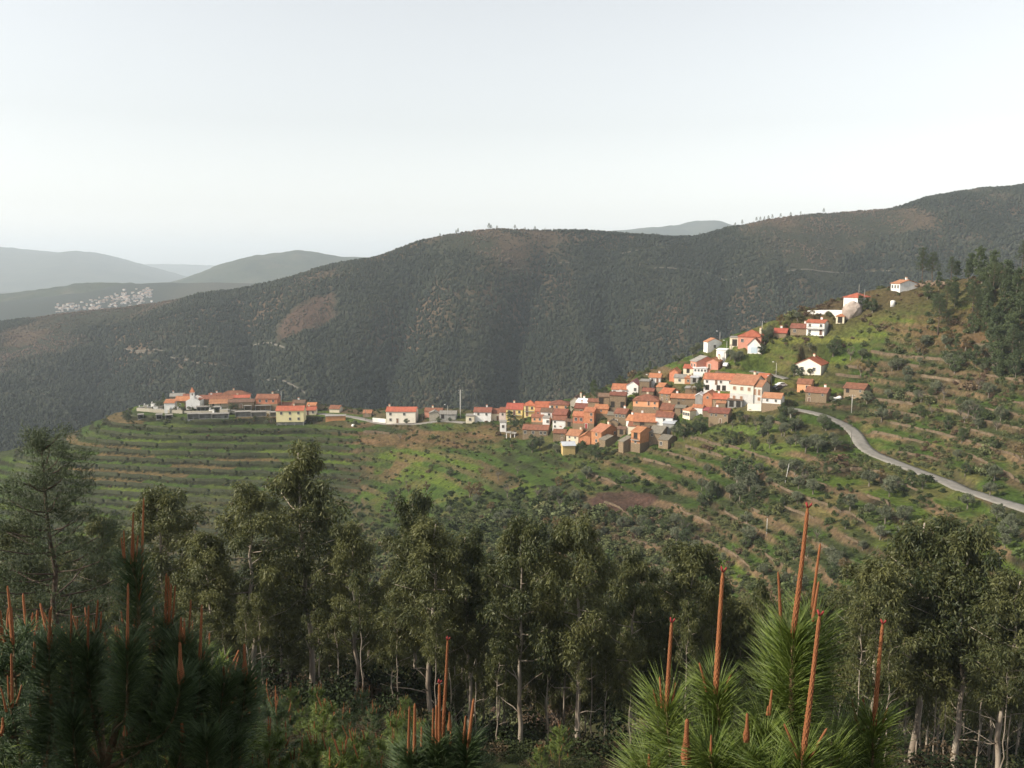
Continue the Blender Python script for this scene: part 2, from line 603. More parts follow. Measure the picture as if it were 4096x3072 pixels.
# ------------------------------------------------------------------ houses: where each one stands (pixels of the 4096 px photograph)
# name, label, left, right, ridge, eave, base of the front, yaw, roof kind, wall, roof, openings, options
HT = [
 # --- hamlet with the chapel, on the end of the spur
 ('stone_house', 'low stone house with mossy grey roof, behind the chapel nave', 684, 735, 1571, 1585, 1612, 6, 'G', 'S', 'g', '', {}),
 ('stone_house', 'small brown-roofed house tucked between grey roof and chapel bell tower', 736, 771, 1574, 1587, 1612, 6, 'G', 'S', 'b', '', {}),
 ('stone_house', 'stone house with brown roof just to the right of the chapel facade', 800, 857, 1578, 1596, 1622, 10, 'G', 'S', 'b', 'w.', {}),
 ('village_house', 'narrow brown roof peeking over the stone house by the chapel', 838, 882, 1571, 1582, 1613, 10, 'G', 'S', 'b', '', {}),
 ('village_house', 'largest red-brown roof of the chapel hamlet, cream chimney on it', 882, 992, 1558, 1584, 1614, 8, 'H', 'C', 'b', 'w.w', {'ch': .45, 'd': 8}),
 ('village_house', 'middle brown-roofed house of the chapel hamlet, below the largest roof', 852, 927, 1581, 1596, 1619, 8, 'G', 'S', 'b', '', {'d': 4.5}),
 ('village_house', 'cream house with dormer wall and bright red lean-to roof, chapel hamlet', 930, 996, 1578, 1590, 1618, 8, 'G', 'C', 'r', 'w', {'d': 4}),
 ('village_house', 'cream porch house with tan roof and post, behind the grey sheds', 842, 918, 1594, 1609, 1630, 8, 'G', 'C', 't', 'wd.', {'d': 4.5, 'porch': 1}),
 ('stone_house', 'long dark-roofed stone barn behind the grey sheds, chapel hamlet', 918, 1012, 1595, 1608, 1633, 8, 'G', 'S', 'd', '.d.', {'d': 4.5}),
 ('village_house', 'tall orange house with three small windows on a stone base, chapel hamlet', 1028, 1106, 1572, 1593, 1637, 16, 'G', 'O', 'b', 'www/...', {'sb': 2.6, 'd': 6}),
 ('village_house', 'yellow block house on concrete stilts with flat red roof', 1110, 1212, 1620, 1641, 1701, 10, 'G', 'Y', 'r', 'www/.ww', {'stilts': 1.5, 'd': 7}),
 ('village_house', 'brown roof showing directly behind the yellow stilt house', 1114, 1170, 1607, 1621, 1644, 10, 'G', 'P', 'b', '', {'d': 5}),
 ('village_house', 'dark brown roofed house behind the yellow stilt house', 1171, 1216, 1598, 1612, 1640, 16, 'G', 'S', 'd', '', {'d': 5}),
 ('village_house', 'little cream annex with red roof beside the yellow stilt house', 1221, 1262, 1623, 1640, 1660, 10, 'G', 'C', 'r', 'dw', {'d': 4.5}),
 ('village_house', 'small orange-roofed hut behind the cream annex', 1230, 1262, 1608, 1621, 1646, 14, 'G', 'S', 'o', '', {'d': 4}),
 ('roadside_hut', 'small pale hut with rusty brown roof beside the bend of the road', 1319, 1356, 1626, 1642, 1650, 20, 'G', 'C', 'b', '', {'d': 5}),
 ('stone_hut', 'tiny stone hut with tan roof on the grass above the road', 1453, 1484, 1641, 1656, 1668, 14, 'G', 'S', 't', 'd', {'d': 4}),
 ('roadside_shed', 'long low orange block shed dug in below the road', 1305, 1379, 1661, 1665, 1682, 5, 'L', 'O', 'g', '', {'d': 2.5}),
 ('village_house', 'large white house alone on the road bend with orange roof and chimney', 1548, 1659, 1626, 1645, 1692, 10, 'G', 'W2', 'r', 'w.w./wd..', {'ch': .05, 'd': 8, 'side': 'w/d'}),
 ('village_house', 'brown-red roofed house behind the pale gabled stone shed', 1700, 1765, 1630, 1645, 1668, 12, 'G', 'P', 'b', '', {'d': 5}),
 ('stone_shed', 'pale stone shed showing its gable end to the road', 1718, 1756, 1643, 1652, 1675, 4, 'F', 'S2', 'g', '', {'d': 6}),
 ('open_shed', 'grey-roofed shed with dark open front beside the pale gabled shed', 1760, 1822, 1641, 1656, 1675, 8, 'G', 'G', 'g', 'D..', {'d': 5}),
 # --- village, lower left part
 ('village_hut', 'small pale hut with grey flat roof, first of the village row', 1864, 1896, 1655, 1664, 1693, 6, 'L', 'C', 'g', 'w', {'d': 4}),
 ('village_house', 'white house with two small windows at the start of the row', 1897, 1962, 1626, 1647, 1687, 8, 'G', 'W', 'b', 'ww/..', {'d': 6}),
 ('village_house', 'brown-roofed lean house joined to the white row house', 1957, 2002, 1630, 1652, 1682, 8, 'G', 'C', 'b', '.d', {'d': 6}),
 ('village_house', 'narrow pinkish house squeezed against the big yellow house', 1998, 2022, 1622, 1648, 1687, 8, 'G', 'P2', 'b', 'w/.', {'d': 6}),
 ('village_house', 'broad bright yellow house with balcony and orange roof', 2026, 2088, 1608, 1636, 1683, 8, 'G', 'Y2', 'r', 'wdw/.d.', {'d': 8, 'balc': .5}),
 ('village_house', 'cream tower-like house with pyramid roof beside the yellow house', 2097, 2138, 1599, 1621, 1666, 8, 'H', 'Y2', 'r', 'dw/d.', {'d': 6, 'balc': .5}),
 ('village_house', 'wide orange roof behind the cream pyramid-roofed house', 2140, 2194, 1602, 1628, 1652, 8, 'G', 'O', 'r', '', {'d': 7}),
 ('village_house', 'little orange lean-to house under the wide orange roof', 2140, 2164, 1631, 1645, 1664, 8, 'G', 'O', 'o', 'w', {'d': 4}),
 ('village_house', 'white house with weathered grey-brown roof and one window', 2164, 2207, 1631, 1647, 1672, 10, 'G', 'W', 'd', '.w', {'d': 6}),
 ('village_house', 'salmon house with long brown roof on the crest of the village', 2199, 2272, 1600, 1618, 1640, 8, 'H', 'O2', 'b', 'ww.w', {'d': 7}),
 ('stone_house', 'grey stone house with steep dark gable and chimney on the crest', 2282, 2316, 1585, 1602, 1628, 14, 'F', 'S2', 'd', '', {'d': 7, 'ch': .9}),
 ('village_house', 'shed with bright white metal roof on the crest', 2306, 2352, 1597, 1614, 1628, 20, 'G', 'W', 'w', '', {'d': 6}),
 ('village_house', 'orange house with broad red-brown roof above the white two-storey house', 2212, 2262, 1633, 1658, 1682, 14, 'G', 'O', 'b', 'ww', {'d': 8}),
 ('village_house', 'narrow white two-storey house with pink-brown roof and two left windows', 2211, 2260, 1664, 1679, 1716, 10, 'G', 'W', 'b', 'w../w..', {'d': 6}),
 ('village_house', 'orange house with two windows left of the small white house', 2127, 2170, 1655, 1668, 1698, 10, 'G', 'O2', 'b', 'ww', {'d': 5, 'sb': 1}),
 ('village_house', 'small white cubic house with grey roof between orange and white houses', 2171, 2197, 1667, 1673, 1701, 10, 'L', 'W', 'g', '.w', {'d': 4}),
 ('stone_house', 'long stone house with faded red roof at the lower edge of the village', 2092, 2188, 1697, 1718, 1745, 10, 'G', 'S', 'b', 'w.w.ww', {'d': 6.5}),
 ('stone_house', 'stone cottage with red-brown roof beside the long stone house', 2213, 2260, 1716, 1731, 1764, 10, 'G', 'S', 'b', '.w/.d', {'d': 5}),
 ('stone_house', 'stone house with brown roof behind the double orange house', 2299, 2350, 1612, 1632, 1662, 10, 'G', 'S', 'b', '.ww', {'d': 7}),
 ('village_house', 'lower wing of the double orange house, two windows over a stone base', 2292, 2335, 1643, 1663, 1712, 10, 'G', 'O', 'o', 'ww', {'d': 6, 'sb': 1.8}),
 ('village_house', 'taller wing of the double orange house with red door', 2335, 2374, 1629, 1645, 1714, 14, 'G', 'O', 'o', '.w/.w/d.', {'d': 7, 'sb': 2.0}),
 ('village_house', 'cream house with tan roof just above the yellow shed', 2266, 2312, 1716, 1741, 1775, 22, 'G', 'C', 't', 'ww/d.', {'d': 8}),
 ('village_house', 'orange gabled house beside the cream house and above the yellow shed', 2318, 2360, 1735, 1748, 1778, 12, 'F', 'O', 'o', '', {'d': 7}),
 ('yellow_shed', 'ochre shed with shiny grey metal roof, lowest in the village', 2252, 2300, 1766, 1781, 1819, -10, 'G', 'Y3', 'm', '', {'d': 5}),
 ('village_hut', 'ruined white hut standing in the garden below the yellow house', 2001, 2023, 1683, 1688, 1727, 6, 'L', 'W', 'g', 'w', {'d': 3}),
 # --- village, middle
 ('village_house', 'small white house with orange roof and tall door at the wood edge', 2448, 2503, 1531, 1557, 1584, 10, 'G', 'W', 'o', 'w.d', {'d': 7}),
 ('village_house', 'white gabled house with maroon roof next to the small white house', 2507, 2551, 1521, 1540, 1578, 12, 'F', 'W', 'm2', '.w', {'d': 8}),
 ('stone_shed', 'square stone shed with grey slab roof behind the lamp pole', 2558, 2595, 1516, 1526, 1574, 10, 'L', 'S', 'g', 'D', {'d': 5}),
 ('village_house', 'little white house with orange roof beside two dark poles', 2598, 2640, 1491, 1509, 1530, 8, 'G', 'W', 'o', 'wd', {'d': 5}),
 ('stone_ruin', 'ruined stone house with collapsed brown roof at the wood edge', 2394, 2436, 1571, 1586, 1618, 8, 'G', 'S', 'd', 'D.', {'d': 5}),
 ('stone_house', 'long stone building with narrow brown roof and black openings', 2440, 2500, 1566, 1580, 1630, 8, 'G', 'S', 'b', '.../D.D', {'d': 5}),
 ('village_house', 'long orange house with hipped brown roof in the village centre', 2534, 2630, 1574, 1602, 1640, 8, 'H', 'O2', 'b', 'w.dw/...w', {'d': 8, 'sb': 1.2}),
 ('stone_house', 'stone house with orange roof below the two dark poles', 2626, 2652, 1530, 1547, 1574, 22, 'G', 'S', 'o', '', {'d': 6}),
 ('stone_house', 'stone house with bright red roof and long dark side wall', 2638, 2677, 1549, 1573, 1605, 26, 'G', 'S', 'r', 'ww/dw', {'d': 8}),
 ('stone_house', 'long low stone building with wavy orange roof, village centre', 2686, 2780, 1574, 1592, 1621, 6, 'G', 'S', 'o', '.ww../.D...', {'d': 6}),
 ('board_shed', 'grey boarded shed with white gable, end of the long stone building', 2784, 2806, 1573, 1582, 1614, 10, 'F', 'G', 'w', '', {'d': 5}),
 ('village_house', 'two-tone orange house with small brown roof below the ruin', 2378, 2430, 1616, 1634, 1668, 12, 'G', 'O', 'o', '.w./...', {'d': 6, 'sb': 1.3}),
 ('stone_house', 'tall stone house with red-brown roof facing the orange tiled roofs', 2458, 2501, 1632, 1653, 1697, 18, 'G', 'S', 'b', 'www/d..', {'d': 7}),
 ('village_house', 'house with large red-brown roof and dark side behind the wrecked yard', 2641, 2688, 1610, 1638, 1660, 14, 'G', 'O', 'b', '', {'d': 8}),
 ('village_house', 'white-walled house with mottled brown roof below the red-brown roof', 2624, 2688, 1642, 1668, 1692, 8, 'G', 'W', 'b', '.w.', {'d': 8}),
 ('village_house', 'long house under a bright orange tiled roof, stone below', 2535, 2623, 1650, 1686, 1714, 6, 'G', 'S', 'o', '.D..', {'d': 10}),
 ('village_house', 'tall white house end with small orange roof by the bright tiled roof', 2505, 2546, 1657, 1681, 1714, 24, 'G', 'W', 'o', '', {'d': 6}),
 ('village_house', 'low house with dull red roof stepping down before the tower-like house', 2513, 2554, 1684, 1704, 1730, 10, 'G', 'C', 'b', '', {'d': 6}),
 ('tower_house', 'tall narrow orange house with balcony at the bottom of the village', 2524, 2558, 1703, 1726, 1808, 34, 'G', 'O', 'o', 'D/w/..', {'d': 8, 'sb': 3.2, 'balc': .62}),
 ('village_house', 'large orange house with folded tan roof above the dark-leaved tree', 2366, 2404, 1690, 1725, 1777, 42, 'G', 'O', 't', 'w/w', {'d': 10, 'side': '.w/..'}),
 ('stone_barn', 'stone barn with mossy slab roof in front of the large orange house', 2396, 2420, 1738, 1758, 1788, 46, 'G', 'S', 's', '', {'d': 8}),
 ('stone_barn', 'dark gabled stone barn behind the large orange house', 2430, 2470, 1675, 1690, 1714, 16, 'F', 'S', 's', '', {'d': 7}),
 ('stone_barn', 'stone barn with grey slab roof left of the tall orange house', 2474, 2492, 1740, 1764, 1808, 50, 'G', 'S', 's', '', {'d': 8}),
 ('stone_barn', 'wide stone barn with slate slab roof right of the tall orange house', 2596, 2642, 1700, 1730, 1776, 22, 'G', 'S', 's', 'w./..', {'d': 9}),
 ('stone_barn', 'lowest stone barn with slate slab roof at the village edge', 2634, 2670, 1738, 1758, 1794, 26, 'G', 'S', 's', 'w.', {'d': 7}),
 ('metal_shed', 'shed under a pale sloping metal sheet, behind the slate-roofed barns', 2652, 2694, 1684, 1700, 1716, 10, 'L', 'G', 'm', '', {'d': 6}),
 ('village_house', 'cream house with hipped brown roof and three tall windows', 2731, 2758, 1625, 1641, 1674, 44, 'H', 'C', 't', 'www', {'d': 8}),
 ('village_hut', 'white hut with small orange awning roof near the hipped cream house', 2770, 2808, 1618, 1630, 1652, 12, 'G', 'W', 'o', '', {'d': 4}),
 ('village_house', 'low shed under a dull pink metal roof by the brown-roofed stone house', 2812, 2850, 1629, 1644, 1668, 8, 'L', 'S', 'm2', '', {'d': 6}),
 ('stone_house', 'stone house with brown roof at the garden below the big white house', 2836, 2908, 1629, 1651, 1692, 12, 'G', 'S', 'b', 'ww.w/..d.', {'d': 7}),
 ('village_house', 'orange gabled cottage at the dark lane, village top', 2678, 2710, 1474, 1488, 1522, 12, 'F', 'O', 'o', '', {'d': 6}),
 ('village_house', 'cream cottage with grey roof beside the orange gabled cottage', 2698, 2738, 1496, 1510, 1534, 10, 'G', 'C', 'g', '.w.', {'d': 5}),
 ('village_hut', 'tiny orange hut with orange roof next to the cream cottage', 2740, 2765, 1503, 1513, 1535, 10, 'G', 'O', 'o', 'w', {'d': 4}),
 ('open_shed', 'little carport with flat grey metal roof by the tiny orange hut', 2762, 2792, 1509, 1516, 1530, 6, 'L', 'G', 'm', 'D', {'d': 4}),
 ('village_house', 'orange gabled house left of the red-roofed house with chimney', 2812, 2846, 1566, 1580, 1622, 14, 'F', 'O', 'o', 'w/.', {'d': 7}),
 ('stone_house', 'stone house with bright red roof and white chimney below big house', 2852, 2916, 1573, 1595, 1624, 8, 'G', 'S', 'r', '.ww/d..', {'d': 7, 'ch': .25}),
 ('open_shed', 'dark flat-roofed carport with white posts against the big house', 2912, 2966, 1592, 1602, 1628, 6, 'L', 'G', 'd', 'DD', {'d': 4}),
 # --- village, upper part
 ('village_house', 'long white house with balcony and orange roof left of the big house', 2818, 2928, 1489, 1517, 1562, 6, 'G', 'W', 'o', 'w.dw.w/D.DD.', {'d': 8, 'base': 'D'}),
 ('village_house', 'big three-level white and grey house with broad tan-red roof', 2922, 3008, 1489, 1536, 1612, 20, 'G', 'W3', 't', 'www/ww.', {'d': 13, 'ch': .7, 'gb': .5}),
 ('village_house', 'front wing of the big house with brown doors under its own roof', 3009, 3044, 1514, 1545, 1614, 20, 'G', 'W3', 't', 'dd/.w', {'d': 8, 'gb': .5}),
 ('village_house', 'small white house with two windows on a stone base by the road', 3051, 3118, 1567, 1591, 1640, 12, 'G', 'W', 't', 'ww', {'d': 6, 'sb': 2.2}),
 ('village_house', 'red roofed rear wing rising behind the big house', 3025, 3062, 1492, 1510, 1550, 20, 'G', 'T', 'r', '', {'d': 7}),
 ('village_house', 'white house with tan gable roof overlooking the wood, village top', 2814, 2829, 1347, 1367, 1408, 62, 'G', 'W', 't', '.', {'d': 6.2, 'side': 'w'}),
 ('village_hut', 'white flat-roofed shed below the tan gable house', 2866, 2902, 1397, 1401, 1430, 14, 'L', 'W', 'w', '', {'d': 4}),
 ('village_house', 'large pink house with wide grey roof', 2762, 2784, 1415, 1444, 1480, 60, 'G', 'P', 'g', 'ww', {'d': 9}),
 ('village_house', 'pink gabled wing with orange roof on the right of the grey roof', 2826, 2870, 1432, 1446, 1478, 16, 'F', 'P', 'o', 'd.', {'d': 6}),
 ('village_house', 'cream porch with bright red roof below the large pink house', 2734, 2770, 1455, 1473, 1492, 14, 'G', 'C', 'r', 'D', {'d': 5}),
 ('sunroom', 'white glazed sunroom with four windows below the large pink house', 2775, 2826, 1468, 1473, 1492, 8, 'L', 'W', 'w', 'wwww', {'d': 3.5}),
 ('village_house', 'pink house under the broadest red roof at the top of the village', 2955, 3040, 1313, 1346, 1384, 10, 'H', 'P', 'r', 'w.w', {'d': 9, 'ch': .85}),
 ('carport', 'grey flat canopy on posts beside the broadest red roof', 2920, 2956, 1346, 1352, 1384, 8, 'L', 'C', 'g', 'D', {'d': 4}),
 ('village_house', 'white gabled house with pale blue garage and tan roof', 2992, 3040, 1350, 1380, 1412, 12, 'F', 'W', 't', 'b', {'d': 9}),
 ('village_house', 'low house with dark red roof and chimney behind the flat meadow', 3096, 3142, 1312, 1334, 1350, 8, 'G', 'S', 'r', '', {'d': 6, 'ch': .5}),
 ('village_house', 'brown-roofed stone house left of the white two-storey house', 3164, 3222, 1290, 1312, 1338, 10, 'G', 'S', 'b', 'w.', {'d': 6}),
 ('village_house', 'white two-storey house with thin red roof above the flat meadow', 3228, 3292, 1278, 1291, 1340, 14, 'G', 'W', 'r', 'w.w/w.d', {'d': 6, 'balc': .5}),
 ('village_house', 'pale grey house with red hipped roof beside the boulder', 3376, 3426, 1167, 1190, 1232, 30, 'H', 'W', 'r', '', {'d': 9, 'side': 'w'}),
 ('village_house', 'white house with tan roof alone on the hilltop', 3565, 3596, 1115, 1134, 1163, 58, 'G', 'W', 't', 'www', {'d': 7}),
 ('garden_hut', 'little open hut with orange pyramid roof under the terrace wall', 3345, 3374, 1254, 1266, 1292, 10, 'H', 'C', 'o', 'D', {'d': 4}),
 ('village_house', 'pale cream house with gable front and chimney alone in the gardens', 3186, 3277, 1430, 1458, 1497, 16, 'F', 'W2', 'r', 'ww', {'d': 10, 'ch': .5}),
 ('village_house', 'small orange house with brown roof above the stone house by the road', 3190, 3240, 1513, 1534, 1565, 10, 'G', 'O2', 'b', '.w', {'d': 6}),
 ('stone_house', 'stone house with dull red roof and vines by the road junction', 3224, 3300, 1546, 1569, 1608, 12, 'G', 'S', 'b', 'w.w/d..', {'d': 7}),
 ('stone_shed', 'low stone shed with brown roof wedged beside the tall stone house', 2470, 2500, 1706, 1716, 1738, 14, 'G', 'S', 'd', 'D', {'d': 4}),
 ('stone_shed', 'stone shed with mossy roof between orange house and tall stone house', 2430, 2456, 1650, 1660, 1684, 10, 'G', 'S', 's', '', {'d': 5}),
 ('stone_shed', 'small stone shed with slab roof beside the wavy orange roof', 2700, 2738, 1624, 1634, 1652, 12, 'G', 'S', 's', '.D', {'d': 4.5}),
 ('stone_shed', 'roofed stone pen below the long white house', 2742, 2790, 1548, 1556, 1574, 8, 'L', 'S', 'g', '', {'d': 4}),
 ('stone_shed', 'stone lean-to between the white two-storey house and double orange house', 2264, 2288, 1676, 1686, 1706, 10, 'G', 'S', 'd', 'D', {'d': 4}),
 ('stone_shed', 'brown-roofed stone shed behind the long orange house', 2570, 2612, 1552, 1564, 1590, 10, 'G', 'S', 'b', '', {'d': 5}),
 ('stone_shed', 'dark stone shed squeezed under the bright tiled roof', 2560, 2592, 1706, 1716, 1740, 14, 'G', 'S', 'd', '', {'d': 5}),
 ('stone_shed', 'small tan-roofed shed above the brown-roofed stone house', 2866, 2900, 1604, 1612, 1634, 8, 'G', 'S', 't', '', {'d': 4}),
 ('stone_shed', 'stone shed with brown roof behind the salmon house on the crest', 2352, 2394, 1594, 1606, 1634, 10, 'G', 'S', 'b', '', {'d': 5}),
 ('stone_barn', 'brown stone barn with red roof standing apart in the terraces', 3378, 3450, 1529, 1553, 1592, 16, 'G', 'S', 'b', 'D.w/...', {'d': 7}),
]


def place_house(r):
    name, label, xl, xr, yr, ye, yb, yaw, rk, wm, rm, win, op = r
    u, v = (xl + xr) / 8, yb / 4
    h = hit(u, v)
    if h is None:
        x1, _, z1 = unproj(u, v, 1.0)
        Yk, Zk = feats_at(np.array([x1 / (1 - APEX / 400)]))
        Y = float(Yk[0, K_CREST]) - 3
    else:
        Y = h[1]
    x, y, z = unproj(u, v, Y)
    az = math.atan2(x, y)
    a = az + math.radians(yaw)
    w = (xr - xl) / 4 * Y / FPX / max(math.cos(math.radians(yaw)), .3)
    w = max(w * 1.06, 2.6)
    wh = max((yb - ye) / 4 * Y / FPX, 1.8)
    vis = (ye - yr) / 4 * Y / FPX
    d = op.get('d') or min(max(vis / .3, 3.5), 9)
    if rk == 'F':
        rise = max(vis * .9, .8)
    elif rk == 'L':
        rise = .35
    else:
        rise = max(min(vis * .66, .27 * d), .15 * d)
    cx, cy_ = x + math.sin(a) * d / 2, y + math.cos(a) * d / 2
    return dict(name=name, label=label, loc=(cx, cy_, z), rz=-a, w=w, d=d, h=wh, rise=rise, rk=rk, wm=wm, rm=rm, win=win, op=op, Y=Y)


HOUSES = [place_house(r) for r in HT]
CHURCH = [place_house(('chapel', '', 703, 768, 1586, 1602, 1637, 16, 'G', 'W', 'o', '', {'d': 6.5})), place_house(('sacristy', '', 664, 702, 1595, 1604, 1630, 16, 'G', 'W', 'o', '', {'d': 4}))]
for h in HOUSES + CHURCH:
    PADS.append((h['loc'][0], h['loc'][1], h['rz'], h['w'] / 2, h['d'] / 2, h['loc'][2]))


def road_line(px, hw, y0=150, y1=470, every=2.0, smooth=5):
    """a road along pixels of the photograph, laid on the land"""
    P = [hit(a / 4, b / 4, y0, y1) for a, b in px]
    P = np.array([p for p in P if p is not None])
    t = np.concatenate([[0], np.cumsum(np.linalg.norm(np.diff(P, axis=0), axis=1))])
    q = np.arange(0, t[-1], every)
    R = np.stack([pchip(t, P[:, k], q) for k in range(3)], -1)
    R[:, 2] = land(R[:, 0], R[:, 1], pads=False)
    k = np.ones(smooth) / smooth
    for c in range(3):
        e = np.concatenate([np.full(smooth // 2, R[0, c]), R[:, c], np.full(smooth // 2, R[-1, c])])
        R[:, c] = np.convolve(e, k, 'valid')
    return R, hw


VROAD = road_line([(3140, 1632), (3200, 1640), (3270, 1655), (3340, 1680), (3395, 1705), (3425, 1735), (3440, 1765), (3455, 1790), (3520, 1826), (3600, 1858), (3700, 1895), (3800, 1930), (3920, 1978), (4020, 2010), (4096, 2034), (4180, 2062)], 2.2)
WROAD = road_line([(1265, 1654), (1320, 1657), (1390, 1664), (1450, 1676), (1500, 1688), (1560, 1695), (1650, 1696), (1720, 1688), (1800, 1684), (1880, 1694)], 2.0)
UROAD = road_line([(2990, 1482), (3060, 1494), (3120, 1506), (3160, 1522)], 1.8)
ROADS += [VROAD, WROAD, UROAD]
TRACKS = [road_line(p, 1.1, 640, 1600, 6.0, 3) for p in (
    [(497, 1392), (542, 1402), (700, 1400), (904, 1397), (995, 1385), (1148, 1390)],
    [(542, 1408), (687, 1429), (868, 1460), (1013, 1483), (1049, 1515), (1148, 1528), (1230, 1580)],
    [(2480, 1015), (2563, 999), (2651, 974), (2700, 962), (2776, 951)],
    [(3139, 1086), (3300, 1085), (3480, 1085), (3679, 1084)],
    [(2610, 1072), (2800, 1086), (2990, 1090)],
    [(2230, 1052), (2293, 1046)])]
# ------------------------------------------------------------------ ground sheet
RED_SPOT = hits([(307, 312)], 700, 1500, 8.0)[0]


def build_ground():
    cols = np.concatenate([np.linspace(-.95, -.66, 12, endpoint=False), np.linspace(-.66, .66, 620), np.linspace(.66, .95, 13)[1:]])
    rows = np.concatenate([np.linspace(-7.5, 20, 40, endpoint=False), np.linspace(20, 145, 55, endpoint=False), np.linspace(145, 452, 400, endpoint=False),
                           np.linspace(452, 700, 26, endpoint=False), np.linspace(700, 1520, 130, endpoint=False), np.geomspace(1520, 15500, 60)])
    S, Y = np.meshgrid(cols, rows)
    X = S * (Y - APEX)
    x, y = X.ravel(), Y.ravel()
    z, s, spur, mt, up, riser, amt, p, fl, ph = land(x, y, True, True)
    # real ground colours: grass, dry grass, soil, stone banks, heath
    def C(*c):
        return np.array(c)[None, :]
    n1, n2, n3 = fbm(x / 22, y / 22, 61, 4), fbm(x / 6, y / 6, 63, 3), fbm(x / 60, y / 60, 65, 3)
    green, bright, dry = C(.046, .076, .018), C(.082, .118, .022), C(.115, .098, .042)
    soil, bank, heath, scrub = C(.125, .080, .048), C(.024, .026, .014), C(.085, .062, .036), C(.040, .045, .024)
    L = lambda a, b, t: a + (b - a) * np.clip(t, 0, 1)[:, None]
    # each terrace bed has its own crop
    bed = _hash(fl, np.floor(x / 30 + fl * .37 + .8 * n3), 5)
    col = L(green, bright, sstep(.55, .8, bed) + .5 * n2)
    col = L(col, soil, sstep(.80, .88, bed) * .8 * (amt > .3))
    col = L(col, dry, sstep(.10, .42, n1 + .4 * n2) * .65 * (1 - .7 * (s < -.16)))
    col = L(col, scrub, sstep(.1, .4, -n1 + .3 * n2) * .75)
    east = sstep(.02, .15, s)
    col = L(col, C(.150, .105, .060), east * sstep(.25, .50, fbm(x / 16, y / 16, 68, 4)) * .5)
    mids = sstep(-.215, -.165, s + .05 * n3 + .02 * n2) * (1 - sstep(-.06, .0, s))
    bk = L(bank + 0 * col, C(.155, .106, .068), east * (.55 + n2) + mids * .6)
    bk = L(bk, C(.035, .05, .018), sstep(.05, .35, n1) * .6)
    col = L(col, bk, np.where(east > .3, amt * sstep(.68, .80, p), riser) * 1.5)
    wild = (1 - sstep(.40, .62, up)) * (1 - sstep(.06, .2, s)) * sstep(-.2, -.1, s)
    col = L(col, L(scrub + 0 * col, C(.075, .06, .036), sstep(-.1, .3, n1)), wild * .7)
    wl = (1 - sstep(.58, .67, up)) * (1 - sstep(-.2, -.12, s))
    col = L(col, L(scrub + 0 * col, C(.075, .06, .036), sstep(-.1, .3, n1)), wl * .8)
    top = sstep(.86, .95, up) * sstep(.22, .36, s)
    col = L(col, L(heath + 0 * col, C(.075, .075, .03), n1 + .4), top * .92 * (y > 180))
    # sunken soil plot (dark reddish)
    def plot(u0, v0, ru, rv, c, a=.9):
        nonlocal col
        uu, vv = proj(x, y, z)
        dd = ((uu - u0) / ru) ** 2 + ((vv - v0) / rv) ** 2 + .7 * n2
        col = L(col, C(*c), (1 - sstep(.6, 1.1, dd)) * a * (y > 150) * (y < 460))
    plot(622, 502, 42, 11, (.072, .042, .036))
    plot(430, 440, 75, 9, (.14, .085, .05), .6)
    plot(505, 432, 40, 8, (.15, .09, .055), .6)
    plot(815, 340, 60, 4, (.14, .15, .04), .9)
    plot(745, 430, 45, 6, (.085, .125, .03), .8)
    plot(770, 448, 60, 5, (.095, .135, .03), .8)
    plot(960, 330, 60, 22, (.10, .066, .038), .6)
    plot(1000, 345, 40, 10, (.14, .085, .05), .6)
    # mountain: dark litter and heath under the trees
    far = sstep(470, 560, y)
    mcol = L(C(.030, .034, .022) + 0 * col, C(.085, .062, .042), sstep(.0, .35, fbm(x / 120, y / 120, 71, 4) + .35 * sstep(.72, 1.0, mt) - .1))
    rx, ry = RED_SPOT[0], RED_SPOT[1]
    dr = ((x - rx) / 42) ** 2 + ((y - ry) / 48) ** 2 + 1.1 * fbm(x / 30, y / 30, 77, 3)
    mcol = L(mcol, C(.080, .048, .037), (1 - sstep(.4, 1.2, dr)) * .8)
    mcol = L(mcol, L(C(.026, .034, .024) + 0 * col, C(.052, .052, .036), sstep(.0, .3, fbm(x / 300, y / 300, 79, 4))), sstep(1500, 1700, y))
    col = L(col, mcol, far)
    near = 1 - sstep(-.05, .16, up) * sstep(60, 110, y)
    litter = L(C(.040, .030, .020) + 0 * col, C(.055, .07, .022), sstep(.0, .3, fbm(x / 5, y / 5, 73, 3)) * (1 - sstep(30, 45, y)))
    col = L(col, litter, near * (y < 400))
    nr, nc = len(rows), len(cols)
    i = np.arange((nr - 1) * nc).reshape(nr - 1, nc)[:, :-1].ravel()
    f = np.stack([i, i + 1, i + nc + 1, i + nc], -1)
    me = mesh_np('ground', np.stack([x, y, z], -1), f, None, True)
    ca = me.color_attributes.new('gc', 'FLOAT_COLOR', 'POINT')
    ca.data.foreach_set('color', np.concatenate([np.clip(col, 0, 1), np.ones((len(x), 1))], 1).astype(np.float32).ravel())
    m, n, l, p_ = new_mat('ground')
    at = n.new('ShaderNodeAttribute')
    at.attribute_name = 'gc'
    geo = n.new('ShaderNodeNewGeometry')
    t1 = noise_node(n, l, .9, 6, .65, geo.outputs['Position'])
    t2 = noise_node(n, l, .12, 4, .6, geo.outputs['Position'])
    r1 = ramp(n, [(.32, (.5, .5, .5)), (.7, (1.5, 1.45, 1.35))])
    l.new(t1.outputs['Fac'], r1.inputs[0])
    r2 = ramp(n, [(.3, (.72, .74, .72)), (.7, (1.25, 1.22, 1.15))])
    l.new(t2.outputs['Fac'], r2.inputs[0])
    mu = n.new('ShaderNodeMix')
    mu.data_type = 'RGBA'
    mu.blend_type = 'MULTIPLY'
    mu.inputs['Factor'].default_value = 1
    l.new(at.outputs['Color'], mu.inputs['A'])
    l.new(r1.outputs[0], mu.inputs['B'])
    mv = n.new('ShaderNodeMix')
    mv.data_type = 'RGBA'
